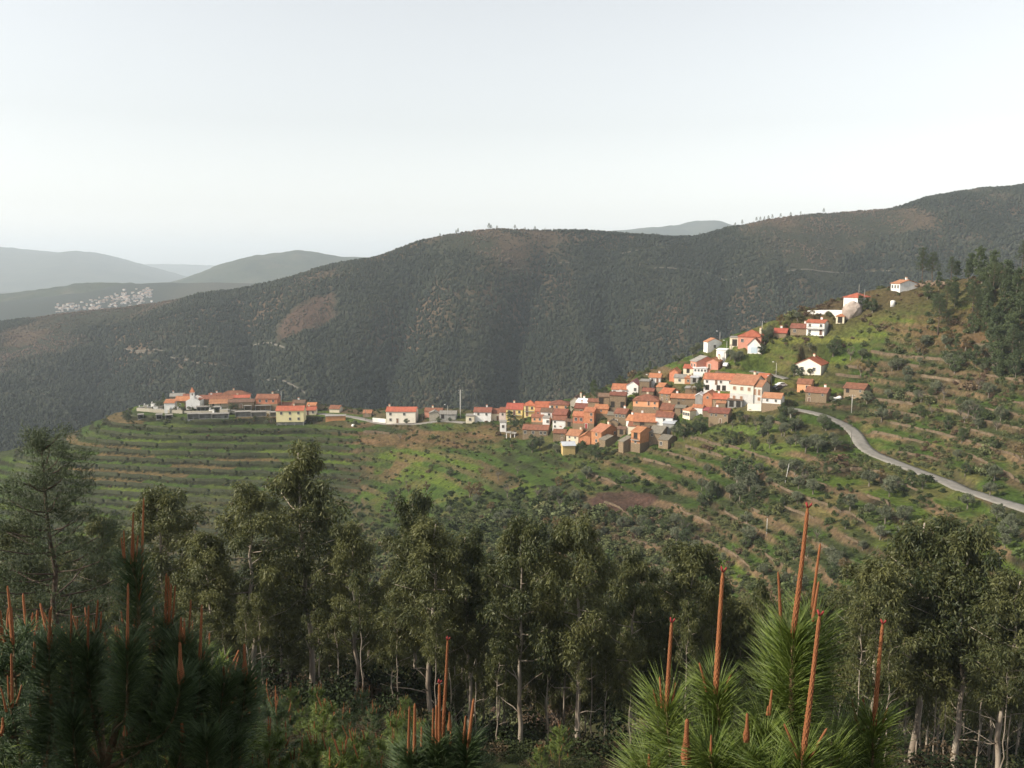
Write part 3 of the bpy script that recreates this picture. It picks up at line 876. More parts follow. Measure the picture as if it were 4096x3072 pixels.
    mv.blend_type = 'MULTIPLY'
    mv.inputs['Factor'].default_value = 1
    l.new(mu.outputs['Result'], mv.inputs['A'])
    l.new(r2.outputs[0], mv.inputs['B'])
    l.new(mv.outputs['Result'], p_.inputs['Base Color'])
    p_.inputs['Roughness'].default_value = .95
    p_.inputs['Specular IOR Level'].default_value = .1
    b = n.new('ShaderNodeBump')
    b.inputs['Strength'].default_value = .8
    b.inputs['Distance'].default_value = .6
    l.new(t1.outputs['Fac'], b.inputs['Height'])
    l.new(b.outputs[0], p_.inputs['Normal'])
    me.materials.append(m)
    o = link('ground', me)
    tag(o, 'terraced village hillside, ravine and mountain slopes', None, None, 'structure')
    return o


build_ground()


def strip(name, P, hw, mat, lift=.06, thick=.5):
    """a road bed with its own thickness along a line of points"""
    T = np.gradient(P[:, :2], axis=0)
    T /= np.linalg.norm(T, axis=1)[:, None] + 1e-9
    N = np.stack([-T[:, 1], T[:, 0]], -1)
    wv = hw * (1 + .12 * fbm(np.arange(len(P)) / 6.0, np.zeros(len(P)), 3, 2))
    offs = [(-1.0, -thick), (-1.0, 0), (-.5, .04), (0, .06), (.5, .04), (1.0, 0), (1.0, -thick)]
    V = []
    for o, dz in offs:
        V.append(np.stack([P[:, 0] + N[:, 0] * wv * o, P[:, 1] + N[:, 1] * wv * o, P[:, 2] + lift + dz], -1))
    V = np.stack(V, 1)
    k, c = V.shape[0], V.shape[1]
    i = (np.arange(k - 1)[:, None] * c + np.arange(c - 1)[None, :]).ravel()
    f = np.stack([i, i + c, i + c + 1, i + 1], -1)
    o = link(name, mesh_np(name, V.reshape(-1, 3), f, mat, False))
    tag(o, None, None, None, 'structure')
    return o


M_ROAD = surf('worn_asphalt', (.16, .150, .130), (.25, .232, .205), .6, .9, .2, 5)
M_TRACK = surf('track_dust', (.08, .072, .06), (.16, .145, .12), .2, .95, .2, 3)
o = strip('road', VROAD[0], VROAD[1], M_ROAD)
o['label'] = 'narrow grey road winding from the village to the right edge'
o = strip('road', WROAD[0], WROAD[1], M_ROAD)
o['label'] = 'road along the spur past the large white house'
o = strip('road', UROAD[0], UROAD[1], M_ROAD)
o['label'] = 'short lane climbing behind the big house'
for k, (P, hw) in enumerate(TRACKS):
    P = P.copy()
    P[:, 2] = land(P[:, 0], P[:, 1])
    o = strip('track', P, hw * (1.0 if k < 2 else 1.5), M_TRACK, .4, 2.0)
    o['label'] = ['level forest track on the mountain', 'forest track descending the mountain', 'pale road over the saddle of the ridge', 'track across the right mountain slope', 'faint track below the saddle', 'short pale clearing on the mountain'][k]


# ------------------------------------------------------------------ distant hills
def hill(name, label, ridge, Y, width, mat, base=-190, seed=1, rough=.08):
    s0, _, z0 = feat([(u, v, Y) for u, v in ridge])
    cols = np.linspace(s0[0], s0[-1], 160)
    rows = np.linspace(-1, 1, 50)
    S, R = np.meshgrid(cols, rows)
    yy = Y + R * width
    xx = S * (Y - APEX) * (1 + .15 * R)
    zr = pchip(s0, z0, S.ravel()).reshape(S.shape)
    prof = np.cos(np.clip(R, -1, 1) * math.pi / 2) ** 1.25
    nz = fbm(xx / (width * .35), yy / (width * .35), seed, 5)
    zz = base - 15 + (zr - base + 15) * prof + nz * (zr - base) * rough * 4 * prof * np.clip(np.abs(R) * 3, 0, 1) + fbm(xx / 60, yy / 60, seed + 9, 2) * 9 * prof
    nr, nc = S.shape
    i = np.arange((nr - 1) * nc).reshape(nr - 1, nc)[:, :-1].ravel()
    f = np.stack([i, i + 1, i + nc + 1, i + nc], -1)
    o = link(name, mesh_np(name, np.stack([xx.ravel(), yy.ravel(), zz.ravel()], -1), f, mat, True))
    tag(o, label, None, None, 'structure')
    return o


def hill_mat():
    m, n, l, p = new_mat('distant_woodland')
    geo = n.new('ShaderNodeNewGeometry')
    t = noise_node(n, l, .006, 8, .7, geo.outputs['Position'])
    r = ramp(n, [(.35, (.028, .038, .022)), (.55, (.05, .058, .034)), (.7, (.085, .075, .05))])
    l.new(t.outputs['Fac'], r.inputs[0])
    l.new(r.outputs[0], p.inputs['Base Color'])
    p.inputs['Roughness'].default_value = 1
    p.inputs['Specular IOR Level'].default_value = 0
    t2 = noise_node(n, l, .05, 4, .7, geo.outputs['Position'])
    b = n.new('ShaderNodeBump')
    b.inputs['Strength'].default_value = 1
    b.inputs['Distance'].default_value = 8
    l.new(t2.outputs['Fac'], b.inputs['Height'])
    l.new(b.outputs[0], p.inputs['Normal'])
    return m


M_HILL = hill_mat()
hill('hill', 'wooded knoll above the far village', [(60, 300), (140, 290), (190, 277), (225, 264), (250, 257), (275, 253), (300, 250), (318, 252), (340, 257), (370, 258), (400, 262), (440, 272)], 4600, 1000, M_HILL, -170, 3)
hill('hill', 'dark low ridge in front of the far village', [(-120, 300), (-40, 296), (20, 292), (60, 287), (100, 283), (140, 285), (170, 290), (210, 298)], 3050, 420, M_HILL, -150, 4)
hill('hill', 'hazy blue ridge on the left horizon', [(-200, 246), (-60, 244), (0, 247), (30, 250), (60, 253), (80, 252), (105, 256), (130, 263), (150, 268), (180, 277), (215, 290)], 8200, 2200, M_HILL, -190, 5)
hill('hill', 'faintest ridge at the horizon', [(60, 275), (120, 266), (165, 264), (200, 265), (250, 268), (330, 275)], 12200, 1800, M_HILL, -190, 6, .04)
hill('hill', 'blue hill behind the mountain saddle', [(560, 240), (600, 232), (640, 228), (675, 225), (700, 221), (715, 220), (730, 224), (760, 232), (800, 242)], 6200, 1100, M_HILL, -150, 7)


# ------------------------------------------------------------------ dry stone walls holding the terraces
M_DRY = surf('dry_stone_wall', (.070, .052, .034), (.165, .118, .076), .9, .95, .9, 3, stain=((.045, .056, .022), .85), val=.15)
M_MOSSY = surf('overgrown_wall', (.024, .029, .013), (.056, .060, .027), 1.0, .95, .9, 3, stain=((.030, .042, .016), .7), val=.15)


def terrace_walls():
    cs = np.linspace(-.56, .60, 620)
    ys = np.arange(165, 432, 1.0)
    S, Yg = np.meshgrid(cs, ys, indexing='ij')
    X = S * (Yg - APEX)
    z, s_, spur, mt, up, riser, amt, p, fl, ph = land(X.ravel(), Yg.ravel(), False, True)
    shp = S.shape
    ph, amt, up = ph.reshape(shp), amt.reshape(shp), up.reshape(shp)
    q = np.random.default_rng(11)
    done = 0
    runs = []
    for lev in range(int(ph.min()), int(ph.max()) + 1):
        lv = lev + .93
        below = (ph[:, :-1] < lv) & (ph[:, 1:] >= lv)
        has = below.any(1)
        k = below.argmax(1)
        r = np.arange(len(cs))
        den = ph[r, k + 1] - ph[r, k]
        yy = ys[k] + np.where(den > 1e-6, (lv - ph[r, k]) / np.maximum(den, 1e-6), 0)
        ok = has & (amt[r, k] > .45) & (up[r, k] < .93) & (up[r, k] > .30)
        cur = []
        for i in range(len(cs)):
            if ok[i] and (not cur or abs(yy[i] - cur[-1][1]) < 2.2):
                cur.append((cs[i] * (yy[i] - APEX), yy[i]))
                if len(cur) > q.integers(14, 60):
                    runs.append(cur)
                    cur = []
            else:
                if cur:
                    runs.append(cur)
                cur = []
        if cur:
            runs.append(cur)
    runs = [r_ for r_ in runs if len(r_) >= 9]
    q.shuffle(runs)
    out = []
    for r_ in runs:
        P = np.array(r_)
        if any(((P[:, None, 0] - R[None, :, 0]) ** 2 + (P[:, None, 1] - R[None, :, 1]) ** 2).min() < 14 for R, hw in ROADS):
            continue
        if any((np.abs(P[:, 0] - d_[0]) < d_[3] + 2.5).any() and (((P[:, 0] - d_[0]) ** 2 + (P[:, 1] - d_[1]) ** 2).min() < (max(d_[3], d_[4]) + 2) ** 2) for d_ in PADS):
            continue
        vv = proj(P[:, 0], P[:, 1], land(P[:, 0], P[:, 1]))[1].mean()
        if vv < 338 or (P[:, 0].mean() / P[:, 1].mean() > -.17 and q.random() < (.42 if vv > 400 else .6)):
            continue
        out.append(P)
    return out[:210]


WALLRUNS = terrace_walls()


def build_wall_run(P):
    n = len(P)
    up_ = land(P[:, 0], P[:, 1] + .9)
    dn = land(P[:, 0], P[:, 1] - 1.3)
    jag = .16 * (rng.random(n) - .4)
    top = np.maximum(up_, dn + .5) + .12 + jag
    top[0] -= .3
    top[-1] -= .3
    yj = P[:, 1] + .12 * (rng.random(n) - .5)
    V = np.stack([np.stack([P[:, 0], yj - .55, dn - .4], -1), np.stack([P[:, 0], yj - .38, top], -1), np.stack([P[:, 0], yj + .3, top + .02], -1), np.stack([P[:, 0], yj + .3, dn - .4], -1)], 1)
    i = (np.arange(n - 1)[:, None] * 4 + np.arange(3)[None, :]).ravel()
    F = np.stack([i, i + 4, i + 5, i + 1], -1)
    caps = np.array([[0, 1, 2, 3], [4 * n - 1, 4 * n - 2, 4 * n - 3, 4 * n - 4]])
    left = P[:, 0].mean() / P[:, 1].mean() < -.17
    m = P.mean(0)
    c = (m[0], m[1], float(dn.mean()))
    me = mesh_np('terrace_wall', V.reshape(-1, 3) - np.array(c), np.concatenate([F, caps]), M_MOSSY if left else M_DRY, False)
    o = link('terrace_wall', me)
    o.location = c
    return o, c, left


WALLOBJ = [build_wall_run(P) for P in WALLRUNS]
# ------------------------------------------------------------------ building materials
GREY_ST = ((.16, .15, .13), .55)
WALLS = {
    'W': surf('white_plaster', (.72, .70, .66), (.82, .80, .76), .8, .85, .12, 5, stain=((.40, .37, .32), .6), val=.06),
    'W2': surf('warm_white_plaster', (.78, .71, .58), (.86, .79, .66), .6, .85, .1, 5),
    'W3': surf('big_house_plaster', (.60, .55, .46), (.68, .63, .54), .5, .85, .1, 5, stain=((.45, .44, .42), .3)),
    'W4': surf('grey_white_render', (.46, .45, .42), (.56, .55, .52), .6, .9, .1, 5, stain=((.36, .35, .33), .35)),
    'C': surf('cream_plaster', (.62, .54, .40), (.74, .66, .50), .8, .88, .15, 5, stain=((.30, .25, .18), .4), val=.07),
    'Y': surf('pale_yellow_plaster', (.76, .66, .36), (.82, .72, .42), .5, .85, .08, 5),
    'Y2': surf('bright_yellow_plaster', (.76, .60, .24), (.82, .66, .30), .6, .85, .08, 5),
    'Y3': surf('ochre_render', (.50, .36, .14), (.58, .43, .19), .7, .9, .15, 5, stain=((.25, .2, .13), .35)),
    'O': surf('orange_brick', (.42, .17, .085), (.56, .255, .13), 1.1, .9, .3, 9, stain=((.33, .20, .13), .5), hue=.012, val=.12),
    'O2': surf('salmon_plaster', (.64, .30, .15), (.72, .38, .21), .8, .88, .15, 6, stain=((.36, .24, .17), .4), val=.06),
    'P': surf('pink_brick', (.50, .22, .15), (.58, .28, .20), .9, .9, .2, 7, stain=((.35, .24, .19), .3)),
    'P2': surf('pale_pink_plaster', (.66, .52, .46), (.74, .60, .54), .9, .88, .15, 6, stain=((.40, .34, .29), .45)),
    'T': surf('tan_plaster', (.52, .35, .20), (.60, .42, .25), .8, .88, .12, 6),
    'S': surf('schist_stone', (.16, .115, .072), (.31, .23, .145), 2.6, .95, .8, 5, vecscale=(1, 1, 2.4), stain=((.30, .24, .16), .5), val=.15),
    'S2': surf('pale_stone', (.30, .27, .21), (.44, .40, .32), 2.2, .95, .6, 5, vecscale=(1, 1, 2.0), stain=((.22, .19, .14), .4)),
    'G': surf('grey_concrete', (.26, .25, .23), (.38, .37, .34), .9, .9, .25, 5, stain=((.15, .14, .12), .5), val=.1),
}


def tile_mat(name, c0, c1, moss=None, val=.1, hue=.008):
    m = surf(name, tuple(c * .82 for c in c0), tuple(c * .95 for c in c1), .95, .88, 0, 6, vecscale=(1.0, .6, .6), stain=moss or ((.16, .10, .065), .5), hue=hue, val=val)
    n, l = m.node_tree.nodes, m.node_tree.links
    p = n['Principled BSDF']
    tc = n.new('ShaderNodeTexCoord')
    w = n.new('ShaderNodeTexWave')
    w.wave_type = 'BANDS'
    w.bands_direction = 'X'
    w.inputs['Scale'].default_value = 1.25
    w.inputs['Distortion'].default_value = .6
    l.new(tc.outputs['Object'], w.inputs['Vector'])
    b = n.new('ShaderNodeBump')
    b.inputs['Strength'].default_value = .6
    b.inputs['Distance'].default_value = .08
    l.new(w.outputs['Fac'], b.inputs['Height'])
    l.new(b.outputs[0], p.inputs['Normal'])
    return m


ROOFS = {
    'r': tile_mat('red_tiles', (.38, .100, .056), (.50, .155, .088), ((.22, .10, .065), .6)),
    'o': tile_mat('orange_tiles', (.38, .140, .072), (.54, .225, .115), ((.22, .12, .075), .65)),
    'b': tile_mat('old_brown_tiles', (.19, .074, .046), (.31, .128, .080), ((.15, .085, .055), .6), .14),
    't': tile_mat('tan_red_tiles', (.36, .150, .082), (.47, .215, .125), ((.24, .13, .085), .5)),
    'd': tile_mat('dark_mossy_tiles', (.14, .085, .058), (.22, .13, .088), ((.12, .11, .075), .6)),
    'g': surf('grey_fibre_cement', (.20, .185, .16), (.30, .28, .25), 1.0, .9, .25, 6, stain=((.14, .12, .095), .6), val=.12),
    's': surf('slate_slabs', (.13, .115, .090), (.24, .21, .165), 2.2, .9, .9, 3, stain=((.16, .14, .08), .6), val=.12),
    'm': surf('bare_metal_sheet', (.42, .44, .47), (.56, .58, .62), .7, .45, .05, 4, stain=((.30, .28, .26), .3)),
    'm2': surf('maroon_sheet', (.24, .062, .066), (.32, .095, .095), .8, .6, .1, 4),
    'w': surf('white_sheet', (.70, .71, .72), (.80, .80, .80), .8, .6, .05, 4, stain=((.45, .44, .42), .3)),
}
M_PANE = surf('dark_glass', (.018, .020, .024), (.05, .05, .052), .7, .25, 0, spec=.5)
M_FRAME = surf('window_frame', (.55, .52, .46), (.68, .65, .58), 2, .7, 0)
M_FRAMEB = surf('brown_shutter', (.24, .13, .075), (.32, .19, .12), 2, .75, 0)
M_DOOR = surf('brown_door', (.14, .075, .045), (.24, .13, .08), 1.5, .7, .1, 5, hue=.02, val=.25)
M_RED = surf('red_door', (.30, .035, .035), (.36, .05, .05), 1.5, .6, 0)
M_BLUE = surf('pale_blue_door', (.42, .52, .58), (.50, .58, .64), 1.5, .6, 0)
M_DARK = surf('opening_shade_tyre_black', (.022, .019, .016), (.05, .042, .034), 1.5, .95, 0)  # tyre black; on the opening panels it puts interior shade into the colour
M_CONC = WALLS['G']
M_IRON = surf('dark_iron', (.05, .05, .05), (.09, .085, .08), 3, .6, 0)
M_POLE = surf('pale_concrete_pole', (.40, .39, .36), (.52, .50, .46), 1, .85, .1, 6)
M_WOODP = surf('grey_wood_pole', (.10, .09, .075), (.17, .155, .13), 1.5, .9, .2, 6)
M_LAMP = surf('lamp_housing', (.6, .6, .6), (.72, .72, .72), 2, .4, 0)

UNIT = {}


def unit(key):
    """window and door meshes of one size (0.95 x 1.15, 1 x 2.05), shared by all houses"""
    if key not in UNIT:
        if key == 'frame':
            b = MB()
            w, h, t, y = .55, .66, .075, .05
            b.box(-w, -w + t, -y, y, -h, h).box(w - t, w, -y, y, -h, h).box(-w + t, w - t, -y, y, h - t, h).box(-w + t, w - t, -y - .05, y, -h, -h + t)
            b.box(-.03, .03, -y + .02, y, -h + t, h - t)
            UNIT[key] = b.mesh('window_frame', M_FRAME)
        elif key == 'pane':
            UNIT[key] = MB().box(-.475, .475, -.02, .02, -.585, .585).mesh('pane', M_PANE)
        elif key == 'shutter':
            b = MB()
            b.box(-.5, .5, -.045, .03, -.62, .62)
            for k in range(5):
                b.box(-.46, .46, -.06, -.045, -.55 + k * .23, -.55 + k * .23 + .1)
            UNIT[key] = b.mesh('shutter', M_FRAMEB)
        elif key == 'leaf':
            b = MB()
            b.box(-.46, .46, -.04, .03, 0, 2.0)
            b.box(-.36, .36, -.055, -.04, .2, .9).box(-.36, .36, -.055, -.04, 1.1, 1.85)
            UNIT[key] = b.mesh('door', M_DOOR)
        elif key == 'surround':
            UNIT[key] = MB().box(-.6, -.46, -.06, .03, 0, 2.12).box(.46, .6, -.06, .03, 0, 2.12).box(-.46, .46, -.06, .03, 2.0, 2.12).mesh('door_frame', M_FRAME)
        elif key == 'shade_panel':
            UNIT[key] = MB().box(-.7, .7, -.03, .02, 0, 2.0).mesh('opening', M_DARK)  # thin dark panel on a solid wall, coloured as the shade inside
        elif key == 'garage':
            b = MB().box(-1.2, 1.2, -.05, .03, 0, 2.2)
            for k in range(5):
                b.box(-1.15, 1.15, -.065, -.05, .1 + k * .42, .1 + k * .42 + .36)
            UNIT[key] = b.mesh('garage_door', M_BLUE)
    return UNIT[key]


def opening(parent, kind, x, y, z, rz, sc=1.0, shut=False, red=False):
    if kind == 'w':
        o = link('window', unit('frame'), parent)
        if shut:
            k = link('shutter', unit('shutter'), o)
        else:
            k = link('pane', unit('pane'), o)
    elif kind == 'd':
        o = link('door', unit('leaf'), parent)
        link('door_frame', unit('surround'), o)
        if red:
            o.material_slots[0].link = 'OBJECT'
            o.material_slots[0].material = M_RED
        elif shut:
            o.material_slots[0].link = 'OBJECT'
            o.material_slots[0].material = M_FRAMEB
    elif kind == 'D':
        o = link('opening', unit('shade_panel'), parent)
    else:
        o = link('garage_door', unit('garage'), parent)
    o.location = (x, y, z)
    o.rotation_euler = (0, 0, rz)
    o.scale = (sc, 1, sc)
    return o


def rows_on(parent, spec, w, h, base, place, shut=False, red=False, wide=False):
    rows = spec.split('/')
    nr = len(rows)
    fh = (h - base) / nr
    for k, row in enumerate(rows):
        zb = base + (nr - 1 - k) * fh
        n = len(row)
        for j, ch in enumerate(row):
            if ch == '.':
                continue
            fx = ((j + .5) / n - .5) * w * .94
            s = min(1.0, fh / 2.6, w / n / 1.25)
            if ch == 'w':
                place(ch, fx, zb + fh * .56, s, shut, False)
            elif ch in 'dDb':
                s2 = min(1.0, (fh - .15) / 2.15, w / n / 1.25)
                if ch == 'D':
                    s2 = min(1.3, (fh - .1) / 2.02)
                if ch == 'b':
                    s2 = min(1, (fh - .2) / 2.3)
                place(ch, fx, zb + .03, s2, shut, red and k == nr - 1)


def roof_mesh(h, w, d, rise, kind, mat, ov=.35, t=.16):
    b = MB()
    x0, x1, y0, y1 = -w / 2 - ov, w / 2 + ov, -d / 2 - ov, d / 2 + ov
    sl = rise / (d / 2)
    ze = h - ov * sl
    if kind == 'G':
        sag = -.04 * min(w, 8) / 8
        zr = h + rise
        for sgn in (-1, 1):
            ye = y0 if sgn < 0 else y1
            ps = [(x0, ye, ze), (0, ye, ze + sag), (x1, ye, ze), (x1, 0, zr), (0, 0, zr + sag * 2), (x0, 0, zr)]
            if sgn > 0:
                ps = ps[::-1]
            b.slab([(p[0], p[1], p[2] + t) for p in ps], t)
        b.tube([(x0, 0, zr + t), (0, 0, zr + t + sag * 2), (x1, 0, zr + t)], .11, 6)
    elif kind == 'F':
        slx = rise / (w / 2)
        ze = h - ov * slx
        zr = h + rise
        b.slab([(x0, y0, ze + t), (0, y0, zr + t), (0, y1, zr + t), (x0, y1, ze + t)], t)
        b.slab([(0, y0, zr + t), (x1, y0, ze + t), (x1, y1, ze + t), (0, y1, zr + t)], t)
        b.tube([(0, y0, zr + t), (0, y1, zr + t)], .11, 6)
    elif kind == 'H':
        zr = h + rise
        rl = max(w / 2 - d / 2, .15)
        A, B = (-rl, 0, zr + t), (rl, 0, zr + t)
        c = [(x0, y0, ze + t), (x1, y0, ze + t), (x1, y1, ze + t), (x0, y1, ze + t)]
        e = [(p[0], p[1], p[2] - t) for p in c]
        vs = c + [A, B] + e
        b.add(vs, [(0, 1, 5, 4), (2, 3, 4, 5), (1, 2, 5), (3, 0, 4), (0, 6, 7, 1), (1, 7, 8, 2), (2, 8, 9, 3), (3, 9, 6, 0), (9, 8, 7, 6)])
        b.tube([A, B], .1, 6)
        for q, r_ in ((0, A), (3, A), (1, B), (2, B)):
            b.tube([c[q], r_], .09, 5)
    else:
        b.slab([(x0, y0, h + .1 + t), (x1, y0, h + .1 + t), (x1, y1, h + rise + t), (x0, y1, h + rise + t)], t)
    return b.mesh('roof', mat)


def build_house(H):
    w, d, h, rise, rk, op = H['w'], H['d'], H['h'], H['rise'], H['rk'], H['op']
    r = empty(H['name'], H['loc'], H['rz'])
    tag(r, H['label'], {'sunroom': 'sunroom', 'carport': 'carport'}.get(H['name'], H['name'].split('_')[-1]), None)
    wm = WALLS[H['wm']]
    st = op.get('stilts', 0)
    low = -2.6
    b = MB()
    zb = st if st else low
    x0, x1, y0, y1 = -w / 2, w / 2, -d / 2, d / 2
    if rk == 'G':
        b.add([(x0, y0, zb), (x1, y0, zb), (x1, y1, zb), (x0, y1, zb), (x0, y0, h), (x1, y0, h), (x1, y1, h), (x0, y1, h), (x0, 0, h + rise - .02), (x1, 0, h + rise - .02)],
              [(0, 1, 5, 4), (2, 3, 7, 6), (1, 2, 6, 9, 5), (3, 0, 4, 8, 7), (3, 2, 1, 0)])
    elif rk == 'F':
        b.add([(x0, y0, zb), (x1, y0, zb), (x1, y1, zb), (x0, y1, zb), (x0, y0, h), (x1, y0, h), (x1, y1, h), (x0, y1, h), (0, y0, h + rise - .02), (0, y1, h + rise - .02)],
              [(0, 1, 5, 8, 4), (2, 3, 7, 9, 6), (1, 2, 6, 5), (3, 0, 4, 7), (3, 2, 1, 0)])
    else:
        b.add([(x0, y0, zb), (x1, y0, zb), (x1, y1, zb), (x0, y1, zb), (x0, y0, h + .08), (x1, y0, h + .08), (x1, y1, h + (rise if rk == 'L' else .08)), (x0, y1, h + (rise if rk == 'L' else .08))],
              [(0, 1, 5, 4), (2, 3, 7, 6), (1, 2, 6, 5), (3, 0, 4, 7), (3, 2, 1, 0)])
    b.build('wall', wm, r)
    link('roof', roof_mesh(h, w, d, rise, rk, ROOFS[H['rm']], .30 if w > 4 else .2), r)
    base = .0
    sb = op.get('sb')
    if sb:
        MB().box(x0 - .06, x1 + .06, y0 - .06, y1 + .06, low + .1, sb).build('stone_base', WALLS['S'], r)
    if op.get('gb'):
        MB().box(x0 - .035, x1 + .035, y0 - .035, y1 + .035, low + .1, h * op['gb']).build('lower_wall', WALLS['W4'], r)
    if st:
        for k in range(4):
            px = x0 + .25 + (w - .5) * k / 3
            MB().box(px - .16, px + .16, y0 + .15, y0 + .47, -2, st).build('stilt', M_CONC, r)
        MB().box(x0 + .4, x1 - .4, y0 + 1.5, y1 - .1, -2, st - .01).build('undercroft_wall', M_CONC, r)
    shut = H['name'] == 'village_house' and H['wm'] == 'W3'
    red = 'red door' in H['label']
    yf = y0 - (.07 if sb else .0)

    def front(kind, fx, z, s, sh, rd):
        opening(r, kind, fx, y0 - .035 - (.07 if (sb and z < sb + .4) else 0) - (.045 if op.get('gb') else 0), z, 0, s, sh, rd)

    def side(kind, fx, z, s, sh, rd):
        opening(r, kind, x1 + .035, fx, z, math.pi / 2, s, sh, rd)
    if H['win']:
        nrow = H['win'].count('/') + 1
        b0 = st if st else (sb if (sb and nrow == 1) else 0)
        rows_on(r, H['win'], w, h, b0, front, shut, red)
    if op.get('side'):
        rows_on(r, op['side'], d, h, st, side, shut)
    if op.get('balc'):
        zb_ = h * op['balc']
        bo = MB().box(x0 + .1, x1 - .1, y0 - .85, y0 - .005, zb_ - .14, zb_).build('balcony', M_CONC, r)
        rail = MB().box(x0 + .1, x1 - .1, y0 - .84, y0 - .79, zb_ + .85, zb_ + .92)
        n = int((w - .2) / .35)
        for k in range(n + 1):
            q = x0 + .12 + (w - .24) * k / n
            rail.box(q - .02, q + .02, y0 - .835, y0 - .795, zb_, zb_ + .86)
        rail.build('railing', M_IRON, bo)
    if op.get('porch'):
        for q in (x0 + .3, 0, x1 - .3):
            MB().box(q - .12, q + .12, y0 - 1.6, y0 - 1.36, -1.5, h - .35).build('porch_post', WALLS['C'], r)
        MB().slab([(x0 - .2, y0 - 1.8, h - .28), (x1 + .2, y0 - 1.8, h - .28), (x1 + .2, y0 - .01, h + .05), (x0 - .2, y0 - .01, h + .05)], .12).build('porch_roof', ROOFS['t'], r)
    if op.get('ch') is not None:
        q = x0 + w * op['ch'] if rk != 'F' else x0 + w * op['ch']
        yy = d * .12 if rk != 'F' else d * .2
        q = min(max(q, x0 + .5), x1 - .5)
        c = MB().box(q - .35, q + .35, yy - .35, yy + .35, h, h + rise + 1.0)
        cc = c.build('chimney', WALLS['C'] if H['wm'] not in ('W', 'S') else WALLS['W'], r)
        MB().box(q - .42, q + .42, yy - .42, yy + .42, h + rise + 1.0, h + rise + 1.1).box(q - .3, q + .3, yy - .3, yy + .3, h + rise + 1.1, h + rise + 1.25).build('chimney_cap', ROOFS['t'], cc)
    return r


for k, H in enumerate(HOUSES):
    if H['name'] in ('village_house', 'stone_house') and (k * 37) % 10 < 5 and 'ch' not in H['op'] and H['w'] > 4:
        H['op']['ch'] = .2 + .6 * ((k * 13) % 7) / 6
    build_house(H)


# ------------------------------------------------------------------ chapel
def build_chapel():
    n, s = CHURCH
    r = empty('chapel', n['loc'], n['rz'])
    tag(r, 'small white chapel with orange roof and pointed bell tower', 'chapel')
    w, d, h, rise = n['w'], n['d'], n['h'], n['rise'] + .35
    x0, x1, y0, y1 = -w / 2, w / 2, -d / 2, d / 2
    MB().add([(x0, y0, -2.5), (x1, y0, -2.5), (x1, y1, -2.5), (x0, y1, -2.5), (x0, y0, h), (x1, y0, h), (x1, y1, h), (x0, y1, h), (x0, 0, h + rise), (x1, 0, h + rise)],
             [(0, 1, 5, 4), (2, 3, 7, 6), (1, 2, 6, 9, 5), (3, 0, 4, 8, 7)]).build('wall', WALLS['W'], r)
    link('roof', roof_mesh(h, w - .5, d, rise, 'G', ROOFS['o'], .3), r)
    # gable facade, proud of the nave and higher than its roof
    f = MB()
    f.add([(x1 - .05, y0 - .15, -2.5), (x1 + .3, y0 - .15, -2.5), (x1 + .3, y1 + .15, -2.5), (x1 - .05, y1 + .15, -2.5), (x1 - .05, y0 - .15, h + .3), (x1 + .3, y0 - .15, h + .3), (x1 + .3, y1 + .15, h + .3), (x1 - .05, y1 + .15, h + .3), (x1 - .05, 0, h + rise + .6), (x1 + .3, 0, h + rise + .6)],
          [(0, 1, 5, 4), (2, 3, 7, 6), (1, 2, 6, 9, 5), (3, 0, 4, 8, 7), (4, 5, 9, 8), (6, 7, 8, 9)])
    f.build('facade', WALLS['W'], r)
    link('door', unit('leaf'), r).location = (0, 0, 0)
    dd = r.children[-1]
    dd.location = (x1 + .34, 0, 0)
    dd.rotation_euler = (0, 0, math.pi / 2)
    # bell tower at the front corner
    tx, ty, tw = x1 - .2, y0 + .9, .95
    th = h + rise + 2.3
    t = MB().box(tx - tw, tx + tw, ty - tw, ty + tw, h - 1.0, th - 1.7)
    for a in (-1, 1):
        for c in (-1, 1):
            t.box(tx + a * tw - .22 * (a + 1), tx + a * tw + .22 * (1 - a), ty + c * tw - .22 * (c + 1), ty + c * tw + .22 * (1 - c), th - 1.7, th - .4)
    t.box(tx - tw, tx + tw, ty - tw, ty + tw, th - .4, th)
    tt = t.build('bell_tower', WALLS['W'], r)
    e, z0, z1 = tw + .15, th, th + 2.6
    MB().add([(tx - e, ty - e, z0), (tx + e, ty - e, z0), (tx + e, ty + e, z0), (tx - e, ty + e, z0), (tx, ty, z1)], [(3, 2, 1, 0), (0, 1, 4), (1, 2, 4), (2, 3, 4), (3, 0, 4)]).build('spire', ROOFS['o'], tt)
    MB().box(tx - .05, tx + .05, ty - .05, ty + .05, z1 - .2, z1 + 1.2).box(tx - .35, tx + .35, ty - .04, ty + .04, z1 + .65, z1 + .76).build('cross', M_IRON, tt)
    MB().tube([(tx, ty, th - 1.45), (tx, ty, th - 1.2), (tx, ty, th - .75), (tx, ty, th - .6)], [.36, .3, .2, .06], 10).build('bell', M_IRON, tt)
    # sacristy at the left end
    sw, sd, sh = s['w'], 4.2, s['h']
    ax1 = x0
    ax0 = x0 - sw
    a0, a1 = y0 + .25, y0 + .25 + sd
    MB().box(ax0, ax1, a0, a1, -2.5, sh).build('sacristy_wall', WALLS['W'], r)
    MB().slab([(ax0 - .2, a0 - .25, sh), (ax1 - .01, a0 - .25, sh), (ax1 - .01, a1, sh + 1.3), (ax0 - .2, a1, sh + 1.3)], .15).build('sacristy_roof', ROOFS['o'], r)
    for k in range(2):
        opening(r, 'w', -w / 2 + w * (.3 + .4 * k), y0 - .035, h * .55, 0, .8)


build_chapel()


